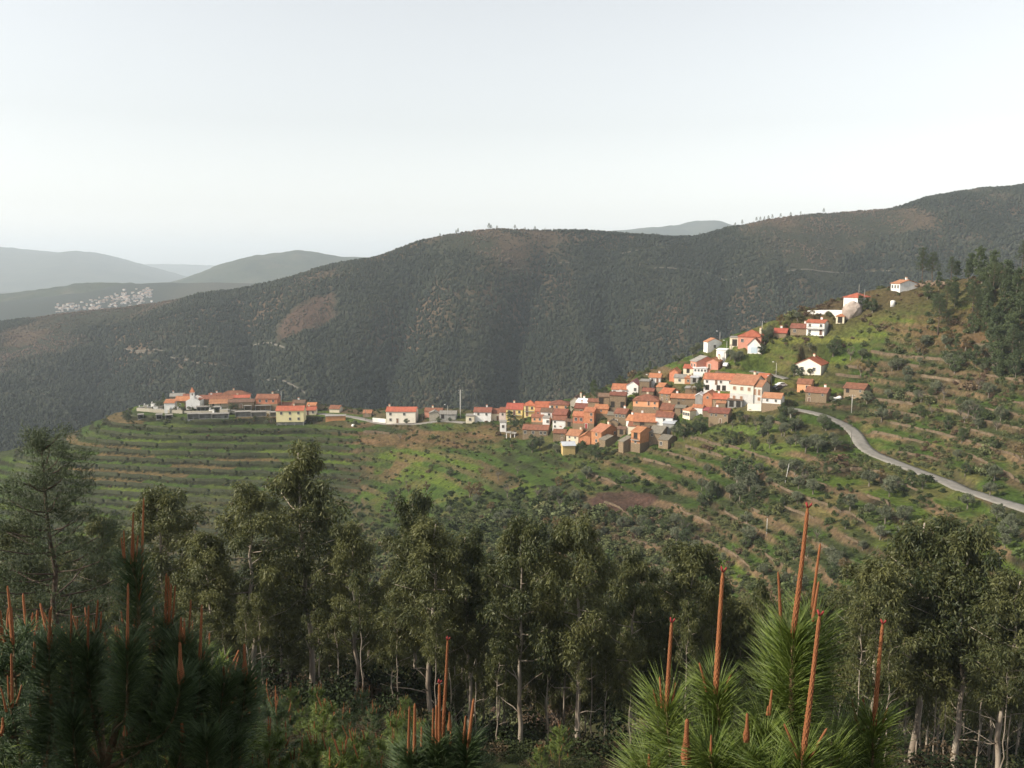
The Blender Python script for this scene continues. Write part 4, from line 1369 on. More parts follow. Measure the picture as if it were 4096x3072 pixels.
# ------------------------------------------------------------------ sheds, walls, tombs, poles, cars
SHED_TXT = ['pale-roofed open shed below the chapel door', 'narrow open shed next to a white tomb', 'small open shed left of the orange house base', 'wide double-bay open shed below the orange house', 'first of the lower open sheds, under the chapel', 'second of the lower open sheds, under the chapel', 'long third open shed of the lower row', 'open shed of the lower row below the dark-roofed barn', 'open shed of the lower row below the orange house', 'last small open shed of the lower row, by the stilt house', 'lone grey shed low on the bank at the cemetery end', 'second grey shed low on the cemetery bank', 'third grey shed low on the cemetery bank']
for k, (xl, xr, yt, yb) in enumerate([(788, 837, 1626, 1645), (857, 881, 1627, 1650), (977, 1005, 1622, 1643), (1022, 1083, 1621, 1643), (751, 796, 1654, 1679), (797, 846, 1654, 1676), (848, 914, 1654, 1675), (942, 1003, 1646, 1668), (1005, 1064, 1647, 1668), (1079, 1106, 1648, 1667), (552, 573, 1657, 1678), (625, 648, 1657, 1679), (662, 689, 1659, 1680)]):
    p = hit((xl + xr) / 8, yb / 4) or unproj((xl + xr) / 8, yb / 4, 415)
    Y = p[1]
    w = (xr - xl) / 4 * Y / FPX
    h = (yb - yt) / 4 * Y / FPX
    d = 2.6
    az = math.atan2(p[0], p[1]) + .1
    r = empty('open_shed', (p[0] + math.sin(az) * d / 2, p[1] + math.cos(az) * d / 2, p[2]), -az)
    tag(r, SHED_TXT[k], 'shed', 'grey open-fronted sheds below the chapel')
    MB().box(-w / 2, w / 2, d / 2 - .2, d / 2, -1.5, h - .12).box(-w / 2, -w / 2 + .2, -d / 2, d / 2 - .2, -1.5, h - .12).box(w / 2 - .2, w / 2, -d / 2, d / 2 - .2, -1.5, h - .12).build('wall', M_CONC, r)
    MB().slab([(-w / 2 - .2, -d / 2 - .3, h - .05), (w / 2 + .2, -d / 2 - .3, h - .05), (w / 2 + .2, d / 2 + .1, h + .12), (-w / 2 - .2, d / 2 + .1, h + .12)], .12).build('roof', ROOFS['g'], r)
    nb = max(int(w / 1.9), 1)
    for j in range(1, nb):
        q = -w / 2 + w * j / nb
        MB().box(q - .1, q + .1, -d / 2, -d / 2 + .2, -1.5, h - .12).build('post', M_CONC, r)
    MB().box(-w / 2 + .2, w / 2 - .2, -d / 2 + .02, -d / 2 + .14, -1.5, .35).build('sill_wall', M_CONC, r)


def wall_run(name, label, px, hgt, mat, th=.4, sink=1.5, cat='wall'):
    """a wall standing along pixels of the photograph"""
    P = [hit(a / 4, b / 4) for a, b in px]
    P = [p for p in P if p is not None]
    b = MB()
    for k in range(len(P) - 1):
        p, q = Vector(P[k]), Vector(P[k + 1])
        t = (q - p)
        t.z = 0
        t.normalize()
        nn = Vector((-t.y, t.x, 0)) * th / 2
        e = t * .02
        vs = [p - nn, q - e - nn, q - e + nn, p + nn]
        lo = [(v_.x, v_.y, v_.z - sink) for v_ in vs]
        hi = [(v_.x, v_.y, v_.z + hgt) for v_ in vs]
        b.add(lo + hi, [(3, 2, 1, 0), (4, 5, 6, 7), (0, 1, 5, 4), (1, 2, 6, 5), (2, 3, 7, 6), (3, 0, 4, 7)])
        for c in hi:
            pass
    o = b.build(name, mat)
    tag(o, label, cat, None, 'thing')
    return o


wall_run('retaining_wall', 'long grey wall carrying the cemetery terrace', [(548, 1644), (600, 1648), (660, 1652), (731, 1655)], 1.6, WALLS['S2'])
wall_run('retaining_wall', 'grey wall behind the lower row of open sheds', [(735, 1652), (850, 1652), (940, 1648), (1040, 1650), (1105, 1654)], 1.0, WALLS['S2'])
wall_run('garden_wall', 'white garden wall beside the large white house', [(1491, 1686), (1515, 1688), (1543, 1691)], 1.7, WALLS['W'])
wall_run('retaining_wall', 'pale concrete wall under the big house', [(2990, 1640), (3020, 1641), (3046, 1642)], 2.2, WALLS['W3'])
wall_run('terrace_wall', 'white parapet wall of the terrace below the grey house', [(3230, 1258), (3290, 1256), (3340, 1256), (3374, 1257)], 1.5, WALLS['W'])

TOMB_TXT = ['tall white tomb between the open sheds', 'white tomb at the cemetery end', 'low white tomb beside the cemetery wall', 'white tomb block under the chapel trees', 'square white tomb near the sacristy', 'grey-white tomb by the cemetery entrance', 'white slab tomb above the second lone shed', 'white slab tomb on the middle terrace', 'white slab tomb on the terrace by the barn', 'small white tomb left of the sacristy', 'rounded white tomb against the chapel wall', 'white tomb nearest the retaining wall']
for k, (x, yb, w) in enumerate([(851, 1648, 3.0), (566, 1638, 2.2), (600, 1636, 2.6), (626, 1633, 2.4), (645, 1634, 2.2), (585, 1630, 2.0), (640, 1646, 2.6), (900, 1650, 4.5), (925, 1648, 4.0), (615, 1626, 2.0), (720, 1643, 2.2), (690, 1646, 2.6)]):
    p = hit(x / 4, yb / 4)
    if p is None:
        continue
    r = empty('tomb', p, rng.uniform(-.4, .4))
    tag(r, TOMB_TXT[k], 'tomb', 'white tombs of the hill cemetery')
    hh = rng.uniform(.8, 1.5)
    MB().box(-w / 2, w / 2, -.9, .9, -1, hh).build('tomb_body', WALLS['W' if k % 3 == 0 else 'S2'], r)
    MB().box(-w / 2 - .1, w / 2 + .1, -1, 1, hh, hh + .12).build('slab', WALLS['G'], r)
    MB().box(-w / 2 + .1, -w / 2 + .25, -.5, .5, hh + .12, hh + .9).build('headstone', WALLS['W'], r)


def pole(name, label, x, yt, yb, rad, mat, arms=0, lamp=0, Y=None):
    p = hit(x / 4, yb / 4) if Y is None else unproj(x / 4, yb / 4, Y)
    if p is None:
        p = unproj(x / 4, yb / 4, 340)
    H_ = (yb - yt) / 4 * p[1] / FPX
    r = empty(name, p)
    tag(r, label, 'pole', 'poles standing in and around the village')
    MB().tube([(0, 0, -1), (0, 0, H_ * .5), (0, 0, H_)], [rad, rad * .85, rad * .65], 8).build('shaft', mat, r, True)
    for k in range(arms):
        z = H_ - .5 - k * 1.1
        a = MB().box(-.9, .9, -.06, .06, z - .07, z + .07).build('crossarm', M_IRON, r)
        for q in (-.8, 0, .8):
            MB().tube([(q, 0, z + .07), (q, 0, z + .17), (q, 0, z + .3)], [.05, .08, .04], 6).build('insulator', M_LAMP, a)
    if lamp:
        a = MB().tube([(0, 0, H_ - .1), (-.3, 0, H_ + .2), (-1.0, -.1, H_ + .3)], .05, 6).build('lamp_arm', M_IRON, r)
        MB().add([(-1.6, -.22, H_ + .24), (-.9, -.22, H_ + .24), (-.9, .1, H_ + .24), (-1.6, .1, H_ + .24), (-1.5, -.15, H_ + .42), (-1.0, -.15, H_ + .42), (-1.0, .03, H_ + .42), (-1.5, .03, H_ + .42)],
                 [(3, 2, 1, 0), (4, 5, 6, 7), (0, 1, 5, 4), (1, 2, 6, 5), (2, 3, 7, 6), (3, 0, 4, 7)]).build('lamp_head', M_LAMP, a)
    return r


pole('utility_pole', 'tall pale concrete utility pole standing alone before the forest', 1842, 1556, 1672, .26, M_POLE, 2)
pole('street_lamp', 'street lamp beside the orange house of the chapel hamlet', 1127, 1561, 1640, .12, M_POLE, 0, 1)
pole('wooden_pole', 'thin wooden pole at the road above the stone hut', 1463, 1627, 1682, .11, M_WOODP)
pole('street_lamp', 'street lamp beside the open grey shed', 1791, 1620, 1678, .09, M_POLE, 0, 1)
pole('street_lamp', 'dark street lamp between the small white houses', 2598, 1500, 1574, .10, M_IRON, 0, 1)
pole('wooden_pole', 'dark wooden pole beside the small white houses', 2616, 1512, 1578, .12, M_IRON)
pole('street_lamp', 'green street lamp at the parking place by the big house', 3084, 1505, 1567, .12, M_IRON, 0, 1)
pole('street_lamp', 'thin street lamp on the lane below the garden terrace', 3104, 1450, 1508, .10, M_POLE, 0, 1)
pole('street_lamp', 'street lamp beside the tan gable house', 2879, 1327, 1372, .10, M_POLE, 0, 1)
pole('street_lamp', 'street lamp above the white garden shed', 2907, 1364, 1398, .10, M_POLE, 0, 1)
pole('utility_pole', 'utility pole behind the broadest red roof', 3048, 1284, 1330, .12, M_POLE, 1)
pole('wooden_pole', 'thin pole in the yard beside the pink gabled wing', 2896, 1407, 1458, .11, M_WOODP)
pole('antenna_mast', 'tall antenna mast on the red hipped roof', 3434, 1138, 1200, .08, M_POLE)
pole('antenna_mast', 'short antenna mast at the corner of the red hipped roof', 3457, 1158, 1205, .07, M_POLE)
pole('utility_pole', 'utility pole with braces on the bank above the road', 3406, 1577, 1652, .14, M_POLE, 1)
pole('wooden_pole', 'pole beside the bend of the winding road', 3404, 1692, 1786, .11, M_WOODP)
pole('wooden_pole', 'leaning pale pole in the olive garden', 3140, 1850, 1935, .12, M_POLE).rotation_euler = (0, math.radians(9), 0)
pole('wooden_pole', 'short pale post among the terraces', 3067, 2070, 2135, .11, M_POLE)
pole('wooden_pole', 'pale pole under the white house on a stone base', 3160, 1655, 1690, .10, M_POLE)


def car(label, x, yb, rz, col):
    p = hit(x / 4, yb / 4)
    m = surf('car_paint', col, tuple(c * 1.1 for c in col), 1, .3, 0, spec=.6)
    r = empty('parked_car', p, rz)
    tag(r, label, 'car', 'cars parked by the big house')
    prof = [(-2.05, .35), (-2.1, .75), (-1.95, .92), (-1.35, .98), (-.75, 1.42), (.75, 1.45), (1.35, 1.02), (2.0, .85), (2.08, .4), (1.9, .28), (-1.9, .28)]
    MB().prism(prof, -.82, .82).build('body', m, r)
    g = [(-1.18, 1.0), (-.72, 1.36), (.70, 1.39), (1.2, 1.03)]
    MB().prism(g, -.835, .835).build('side_glass', M_PANE, r)
    for a in (-1.3, 1.3):
        for c in (-.8, .8):
            w_ = MB().tube([(a, c - .1, .32), (a, c + .1, .32)], .32, 12).build('wheel', M_DARK, r)
            MB().tube([(a, c - .112, .32), (a, c + .112, .32)], .17, 10).build('rim', M_LAMP, w_)
    for c in (-.6, .6):
        MB().box(2.0, 2.1, c - .15, c + .15, .62, .78).build('headlight', M_LAMP, r)


car('white car parked beside the big house', 3124, 1546, .4, (.7, .7, .7))
car('dark car parked in front of the white car', 3112, 1556, .4, (.03, .035, .045))
car('small white car parked in the lane below the pink house', 2904, 1466, 1.1, (.7, .7, .7))

# boulder, water tank, fodder bags, posts
def lump(name, label, cat, p, size, mat, seed, group=None, sub=3, amp=.35):
    bm = bmesh.new()
    bmesh.ops.create_icosphere(bm, subdivisions=sub, radius=1)
    c = np.array([v.co for v in bm.verts])
    n = 1 + amp * (fbm(c[:, 0] * 1.6 + seed, c[:, 1] * 1.6 + c[:, 2] * 1.1, seed, 4))
    for v, k in zip(bm.verts, n):
        v.co = Vector((v.co.x * size[0] * k, v.co.y * size[1] * k, v.co.z * size[2] * k))
    me = bpy.data.meshes.new(name)
    bm.to_mesh(me)
    bm.free()
    me.materials.append(mat)
    o = link(name, me)
    o.location = p
    tag(o, label, cat, group)
    return o


M_ROCK = surf('pale_granite', (.30, .24, .20), (.48, .40, .34), .5, .95, .8, 2)
p = hit(3412 / 4, 1262 / 4)
lump('boulder', 'huge pale boulder below the grey house with red hipped roof', 'boulder', (p[0], p[1] + 1, p[2] + 1.2), (3.6, 3, 3.8), M_ROCK, 3)
p = hit(3571 / 4, 1222 / 4)
t = empty('water_tank', p)
tag(t, 'white water tank on the slope below the hilltop house', 'tank')
MB().tube([(0, 0, -.5), (0, 0, 1.5), (0, 0, 1.75), (0, 0, 1.85)], [.85, .85, .7, .25], 14).build('tank_body', WALLS['W'], t, True)
MB().tube([(0, 0, 1.84), (0, 0, 2.0)], .25, 10).build('cap', WALLS['G'], t)
for k, (x, yb) in enumerate([(3338, 1603), (3350, 1600), (3358, 1597)]):
    p = hit(x / 4, yb / 4)
    lump('fodder_bale', ['white wrapped bale nearest the road', 'middle white wrapped bale', 'white wrapped bale nearest the barn'][k], 'bale', (p[0], p[1], p[2] + .5), (.75, .7, .65), WALLS['W'], 5 + k, 'white wrapped bales between stone house and barn', 3, .12)
p = hit(422 * 4 / 4, 427) or unproj(422, 427, 380)
lump('boulder', 'small white rock on the grass below the road bend', 'rock', unproj(1413 / 4, 1702 / 4, hit(1413 / 4, 1702 / 4)[1]), (.9, .8, .7), WALLS['W'], 9)
for k, (x, y0_) in enumerate([(3160, 1700)]):
    pass
# garden shelter with white posts below the yellow house
p = hit(2044 / 4, 1752 / 4)
r = empty('garden_shelter', p, -.25)
tag(r, 'garden shelter with grey roof on white posts below the yellow house', 'shelter')
for q in (-1.9, -.2, 1.5):
    MB().box(q - .13, q + .13, -.13, .13, -1, 2.1).build('post', WALLS['W'], r)
MB().slab([(-2.3, -.7, 2.15), (.0, -.7, 2.2), (.0, 1.5, 2.5), (-2.3, 1.5, 2.45)], .12).slab([(.05, -.5, 2.0), (2.1, -.5, 1.95), (2.1, 1.5, 2.3), (.05, 1.5, 2.35)], .12).build('roof', ROOFS['g'], r)
# ------------------------------------------------------------------ leaves, needles, trunks as arrays
def quads_leaf(cent, dirs, wid, ln, bend=0.0):
    """one diamond-shaped leaf per row: base, side, tip, side"""
    side = np.cross(dirs, rng.normal(size=dirs.shape))
    side /= np.linalg.norm(side, axis=1)[:, None] + 1e-9
    tip = cent + dirs * ln[:, None]
    tip[:, 2] -= bend * ln
    mid = cent + dirs * (ln * .45)[:, None]
    V = np.stack([cent, mid + side * wid[:, None], tip, mid - side * wid[:, None]], 1).reshape(-1, 3)
    F = np.arange(len(V)).reshape(-1, 4)
    return V, F


def unitv(a):
    return a / (np.linalg.norm(a, axis=1)[:, None] + 1e-9)


def cloud(cents, radii, n_per, ln, wid, droop=.5, out=.3, flat_=.85, shell=.55, bend=.15):
    """leaves spread through clumps; returns vertices, faces and a per-vertex leaf value"""
    cents, radii = np.asarray(cents, float), np.asarray(radii, float)
    k = np.repeat(np.arange(len(cents)), n_per)
    d = unitv(rng.normal(size=(len(k), 3)))
    rr = radii[k] * (shell + (1 - shell) * rng.random(len(k))) * rng.random(len(k)) ** .25
    off = d * rr[:, None] * np.array([1, 1, flat_])
    c = cents[k] + off
    dirs = unitv(rng.normal(size=(len(k), 3)) * .7 + d * out + np.array([0, 0, -droop]))
    L_ = ln * rng.uniform(.65, 1.25, len(k))
    V, F = quads_leaf(c, dirs, wid * rng.uniform(.7, 1.2, len(k)), L_, bend)
    cl = rng.random(len(cents))
    lv = np.clip(.55 * rng.random(len(k)) + .45 * cl[k], 0, 1)
    return V, F, np.repeat(lv, 4)


def leaf_mesh(name, V, F, lv, mat):
    me = mesh_np(name, V, F, mat, False)
    set_float_attr(me, 'lv', lv)
    return me


def needles_arr(P, D, L, rad, sag=.06):
    """thin three-sided tapering needles from points P along D"""
    n = len(P)
    a = unitv(np.cross(D, rng.normal(size=D.shape)))
    b = np.cross(D, a)
    mid = P + D * (L * .55)[:, None]
    tip = P + D * L[:, None]
    tip[:, 2] -= sag * L
    V = []
    for base, r_ in ((P, .8), (mid, 1.0)):
        for k in range(3):
            t = 2 * math.pi * k / 3
            V.append(base + (a * math.cos(t) + b * math.sin(t)) * (rad * r_))
    V.append(tip)
    V = np.stack(V, 1)
    o = np.arange(n)[:, None] * 7
    Q = np.concatenate([o + np.array([[0, 1, 4, 3]]), o + np.array([[1, 2, 5, 4]]), o + np.array([[2, 0, 3, 5]])])
    T = np.concatenate([o + np.array([[3, 4, 6]]), o + np.array([[4, 5, 6]]), o + np.array([[5, 3, 6]])])
    return V.reshape(-1, 3), Q, T


def needle_mesh(name, P, D, L, rad, mat, sag=.06):
    V, Q, T = needles_arr(P, D, L, rad, sag)
    me = mesh_np(name, V, [Q, T], mat, False)
    set_float_attr(me, 'lv', np.repeat(rng.random(len(P)), 7))
    return me


M_FOREST = None


def tint_mat(name, stops, rough=.9, vary=.35):
    """foliage whose colour is chosen per plant by the plant's own tint value"""
    m, n, l, p = new_mat(name)
    at = n.new('ShaderNodeAttribute')
    at.attribute_type = 'INSTANCER'
    at.attribute_name = 'tint'
    r = ramp(n, stops)
    l.new(at.outputs['Fac'], r.inputs[0])
    lv = n.new('ShaderNodeAttribute')
    lv.attribute_name = 'lv'
    ma = n.new('ShaderNodeMath')
    ma.operation = 'MULTIPLY_ADD'
    ma.inputs[1].default_value = 2 * vary
    ma.inputs[2].default_value = 1 - vary
    l.new(lv.outputs['Fac'], ma.inputs[0])
    h = n.new('ShaderNodeHueSaturation')
    l.new(ma.outputs[0], h.inputs['Value'])
    l.new(r.outputs[0], h.inputs['Color'])
    l.new(h.outputs[0], p.inputs['Base Color'])
    p.inputs['Roughness'].default_value = rough
    p.inputs['Specular IOR Level'].default_value = .15
    return m


def scatter(name, label, pts, scl, tint, protos):
    """a mass of plants nobody could count: one object, one plant per point"""
    n = len(pts)
    me = bpy.data.meshes.new(name)
    me.vertices.add(n)
    me.vertices.foreach_set('co', np.asarray(pts, dtype=np.float32).ravel())
    set_float_attr(me, 'tint', tint)
    set_float_attr(me, 'rot', rng.uniform(0, 6.28, n))
    a = me.attributes.new('scl', 'FLOAT_VECTOR', 'POINT')
    a.data.foreach_set('vector', np.asarray(scl, dtype=np.float32).ravel())
    a = me.attributes.new('idx', 'INT', 'POINT')
    a.data.foreach_set('value', rng.integers(0, len(protos), n).astype(np.int32))
    o = link(name, me)
    tag(o, label, None, None, 'stuff')
    c = bpy.data.collections.new(name + '_plants')
    for k, pm in enumerate(protos):
        c.objects.link(bpy.data.objects.new('%s_plant_%d' % (name, k), pm))
    g = bpy.data.node_groups.new(name, 'GeometryNodeTree')
    g.interface.new_socket('Geometry', in_out='INPUT', socket_type='NodeSocketGeometry')
    g.interface.new_socket('Geometry', in_out='OUTPUT', socket_type='NodeSocketGeometry')
    N, Lk = g.nodes, g.links
    gi, go = N.new('NodeGroupInput'), N.new('NodeGroupOutput')
    ip = N.new('GeometryNodeInstanceOnPoints')
    ci = N.new('GeometryNodeCollectionInfo')
    ci.inputs['Collection'].default_value = c
    ci.inputs['Separate Children'].default_value = True
    ci.inputs['Reset Children'].default_value = True
    ip.inputs['Pick Instance'].default_value = True

    def attr(nm, ty):
        q = N.new('GeometryNodeInputNamedAttribute')
        q.data_type = ty
        q.inputs['Name'].default_value = nm
        return next(s for s in q.outputs if s.enabled and s.name == 'Attribute')
    cx = N.new('ShaderNodeCombineXYZ')
    Lk.new(attr('rot', 'FLOAT'), cx.inputs['Z'])
    Lk.new(gi.outputs[0], ip.inputs['Points'])
    Lk.new(ci.outputs[0], ip.inputs['Instance'])
    Lk.new(attr('idx', 'INT'), ip.inputs['Instance Index'])
    Lk.new(cx.outputs[0], ip.inputs['Rotation'])
    Lk.new(attr('scl', 'FLOAT_VECTOR'), ip.inputs['Scale'])
    Lk.new(ip.outputs[0], go.inputs[0])
    md = o.modifiers.new('plants', 'NODES')
    md.node_group = g
    return o


def blob_crown(name, mat, seed, conic=0.0, sub=2):
    """ragged far crown of unit height standing on its point"""
    bm = bmesh.new()
    bmesh.ops.create_icosphere(bm, subdivisions=sub, radius=.5)
    c = np.array([v.co[:] for v in bm.verts])
    k = 1 + .9 * (rng.random(len(c)) - .45)
    z = c[:, 2] + .5
    taper = 1 - conic * z
    V = c * k[:, None]
    V[:, 0] *= taper
    V[:, 1] *= taper
    V[:, 2] = V[:, 2] + .45
    F = np.array([[v.index for v in f.verts] for f in bm.faces])
    bm.free()
    me = mesh_np(name, V, F, mat, False)
    set_float_attr(me, 'lv', rng.random(len(V)))
    return me


# ------------------------------------------------------------------ woodland of the mountain
def dred_(x, y):
    return ((x - RED_SPOT[0]) / 42) ** 2 + ((y - RED_SPOT[1]) / 48) ** 2 + 1.1 * fbm(x / 30, y / 30, 77, 3)


def build_forest():
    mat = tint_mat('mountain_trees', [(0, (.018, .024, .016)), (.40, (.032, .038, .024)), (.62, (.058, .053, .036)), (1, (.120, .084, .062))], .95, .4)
    protos = [blob_crown('wood', mat, k, .0, 2) for k in range(3)] + [blob_crown('wood', mat, k, .75, 2) for k in range(3)]
    n = 190000
    y = rng.uniform(690, 1500, n)
    s = rng.uniform(-.66, .66, n)
    y = y[rng.random(n) < (y / 1500)]
    s = s[:len(y)]
    x = s * (y - APEX)
    z, ss, spur, mt, up, *_ = land(x, y, True, True)
    ok = (mt > 0.0) & (mt < 1.10)
    pat = fbm(x / 130, y / 130, 81, 4)
    fine = fbm(x / 40, y / 40, 83, 3)
    heath = sstep(.0, .34, pat + .42 * sstep(.72, 1.0, mt) + .24 * sstep(.05, .35, ss) * sstep(.35, .7, mt) - .30)
    ok &= rng.random(len(y)) > heath * .5
    ok &= (dred_(x, y) > 1) | (rng.random(len(y)) < .6)
    for P, hw in TRACKS:
        for q in P[::2]:
            ok &= ((x - q[0]) ** 2 + (y - q[1]) ** 2 * 1.0) > 20
    dred = ((x - RED_SPOT[0]) / 42) ** 2 + ((y - RED_SPOT[1]) / 48) ** 2 + 1.1 * fbm(x / 30, y / 30, 77, 3)
    keep = ok
    x, y, z, pat, fine, heath, dred, mt = [a[keep] for a in (x, y, z, pat, fine, heath, dred, mt)]
    n = len(x)
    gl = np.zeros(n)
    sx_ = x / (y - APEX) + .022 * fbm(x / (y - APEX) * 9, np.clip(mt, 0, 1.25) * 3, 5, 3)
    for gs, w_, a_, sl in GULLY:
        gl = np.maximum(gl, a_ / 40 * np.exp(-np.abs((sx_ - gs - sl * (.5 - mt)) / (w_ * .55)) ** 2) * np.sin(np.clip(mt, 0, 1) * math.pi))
    h = rng.uniform(1.9, 5.0, n) * (1 + .3 * gl) * (1 - .5 * heath) * (1 + .35 * fine)
    h *= np.where(dred < 1, .55, 1)
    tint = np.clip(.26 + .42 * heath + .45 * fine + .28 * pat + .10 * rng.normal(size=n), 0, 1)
    tint = np.clip(tint - .10 - .45 * gl + .08 * sstep(.3, .9, mt) + .18 * fbm(x / 260, y / 260, 87, 3), 0, 1)  # gully shading is put into the tint: trees turn darker down the gullies
    tint = np.where(dred < 1.0, np.clip(tint + .45, 0, 1), tint)
    w = h * rng.uniform(.55, .95, n) * (1 + .3 * heath)
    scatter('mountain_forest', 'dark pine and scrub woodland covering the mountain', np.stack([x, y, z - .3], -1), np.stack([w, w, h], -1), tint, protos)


build_forest()


def shrub_proto(name, mat, n, r=(.5, .5, .5), ln=.16, wid=.055, droop=-.2):
    k = 7
    c = rng.normal(size=(k, 3)) * .22
    c[:, 2] = np.abs(c[:, 2]) + .28
    V, F, lv = cloud(c, rng.uniform(.22, .38, k), n // k, ln, wid, droop, .5, .9, .5, .1)
    return leaf_mesh(name, V, F, lv, mat)


M_SCRUB = tint_mat('hillside_scrub', [(0, (.045, .062, .026)), (.3, (.075, .100, .034)), (.5, (.105, .120, .056)), (.68, (.14, .150, .060)), (.8, (.165, .125, .072)), (1, (.12, .076, .052))], .85, .45)


def build_scrub():
    protos = [shrub_proto('scrub', M_SCRUB, 300, ln=.2, wid=.085) for k in range(4)]
    # sampled over the picture of the slope so that near and far ground are covered alike
    n = 46000
    y = rng.uniform(120, 450, n)
    s = rng.uniform(-.64, .64, n)
    x = s * (y - APEX)
    z, ss, spur, mt, up, riser, amt, p, fl, ph = land(x, y, True, True)
    n1, n2 = fbm(x / 22, y / 22, 91, 4), fbm(x / 8, y / 8, 93, 3)
    wild = (1 - sstep(.45, .66, up)) * (1 - sstep(.10, .22, ss)) * sstep(-.24, -.12, ss)
    east = sstep(.0, .12, ss)
    pr = .07 + .45 * riser * (1 - .5 * east) + .75 * wild + .45 * east * sstep(-.05, .25, n1 + .5 * n2) + .2 * sstep(.0, .3, n1)
    pr *= 1 - .65 * (1 - sstep(-.2, -.12, ss)) * (riser < .3)
    wl = (1 - sstep(.58, .67, up)) * (1 - sstep(-.2, -.12, ss))
    pr = pr + .6 * wl
    uu, vv = proj(x, y, z)
    plough = ((uu - 622) / 42) ** 2 + ((vv - 502) / 11) ** 2 < 1
    ok = (spur > .3) & (rng.random(n) < pr) & (up < 1.02) & ~plough
    for P, hw in ROADS:
        for q in P[::2]:
            ok &= ((x - q[0]) ** 2 + (y - q[1]) ** 2) > (hw + 1.3) ** 2
    for (px, py, rz, hw, hd, pz) in PADS:
        ok &= ((x - px) ** 2 + (y - py) ** 2) > (max(hw, hd) + .3) ** 2
    x, y, z, n1, n2, wild, ss, up, riser = [a[ok] for a in (x, y, z, n1, n2, wild, ss, up, riser)]
    n = len(x)
    h = rng.uniform(.35, 1.25, n) * (1 + 1.0 * wild + .5 * sstep(.0, .12, ss) * rng.random(n)) * np.where(rng.random(n) < .07, 1.8, 1)
    h = np.where(riser > .3, np.minimum(h, 1.3), h)
    top = sstep(.84, .95, up) * sstep(.22, .36, ss)
    tint = np.clip(.40 + .55 * n1 + .30 * n2 + .16 * rng.normal(size=n) + .40 * top, 0, 1)
    w = h * rng.uniform(.9, 1.5, n)
    scatter('hillside_scrub', 'low scrub, brambles and weeds over the terraced hillside', np.stack([x, y, z - .1], -1), np.stack([w, w, h], -1), tint, protos)


build_scrub()
# ------------------------------------------------------------------ trees one can count
M_BARK = surf('grey_bark', (.13, .11, .085), (.24, .205, .165), 2.0, .95, .5, 8, vecscale=(1, 1, .3))
M_EBARK = surf('peeling_pale_bark', (.20, .15, .11), (.50, .44, .36), 1.1, .8, .3, 6, vecscale=(2.2, 2.2, .35), stain=((.15, .095, .07), .45), val=.15)
M_PBARK = surf('pine_bark', (.055, .040, .030), (.13, .095, .07), 3, .95, .6, 10, vecscale=(1, 1, .5))
M_OLIVE = leaf_mat('olive_leaves', (.075, .090, .048), (.185, .200, .120), .6, .2, .4)
M_GREEN = leaf_mat('evergreen_leaves', (.038, .058, .024), (.100, .130, .048), .6, .2, .4)
M_RUST = leaf_mat('russet_leaves', (.11, .075, .034), (.21, .15, .06), .7, .2, .3)
M_BARE = leaf_mat('bare_twigs', (.085, .070, .055), (.15, .125, .10), .9, .0, .4)
M_EUC = leaf_mat('eucalyptus_leaves', (.024, .040, .017), (.178, .178, .062), .52, .28, .22, spec=.35)
M_PINEL = leaf_mat('pine_needles', (.028, .046, .018), (.085, .110, .036), .5, .15, .3)


def grow(seed_, H, r0, bend=.06, n=9, wob=.006):
    q = np.random.default_rng(seed_)
    a = q.uniform(0, 6.28)
    pts, rad = [], []
    for k in range(n):
        t = k / (n - 1)
        pts.append((math.cos(a) * bend * H * t * t + q.normal() * wob * H * (0 < t), math.sin(a) * bend * H * t * t + q.normal() * wob * H * (0 < t), H * t - (.6 if k == 0 else 0)))
        rad.append(r0 * (1 - .82 * t) * (1.25 if k == 0 else 1))
    return pts, rad


def at_t(pts, t):
    f = t * (len(pts) - 1)
    k = min(int(f), len(pts) - 2)
    a, b = np.array(pts[k]), np.array(pts[k + 1])
    return a + (b - a) * (f - k)


def round_tree(name, mat, bark, H, R, n_clump, n_leaf, ln, wid, trunk=.35, squash=.8, stems=4, droop=.1):
    """small spreading tree: forking trunk and an uneven crown of clumps with gaps"""
    r = empty(name, (0, 0, -500))
    pts, rad = grow(int(rng.integers(1e6)), H * .55, .05 * H, .05, 6)
    tb = MB().tube(pts, rad, 7)
    cents, rr = [], []
    for k in range(stems):
        a = 6.28 * k / stems + rng.uniform(-.4, .4)
        b0 = at_t(pts, rng.uniform(.45, .8))
        e = np.array([math.cos(a) * R * .62, math.sin(a) * R * .62, H * rng.uniform(.6, .82)])
        m_ = (b0 + e) / 2 + np.array([0, 0, -.05 * H])
        tb.tube([b0, m_, e], [.025 * H, .018 * H, .008 * H], 5)
    tb.build('trunk', bark, r, True)
    for k in range(n_clump):
        d = unitv(rng.normal(size=(1, 3)))[0]
        q = rng.uniform(.45, 1.0)
        zc = trunk * H + (H - trunk * H) * .5
        cents.append((d[0] * R * q * .85, d[1] * R * q * .85, zc + d[2] * (H - trunk * H) * .42 * squash * 1.2))
        rr.append(R * rng.uniform(.22, .40))
    V, F, lv = cloud(cents, rr, n_leaf // n_clump, ln, wid, droop, .5, .8, .45, .1)
    link('crown', leaf_mesh('crown', V, F, lv, mat), r)
    return r


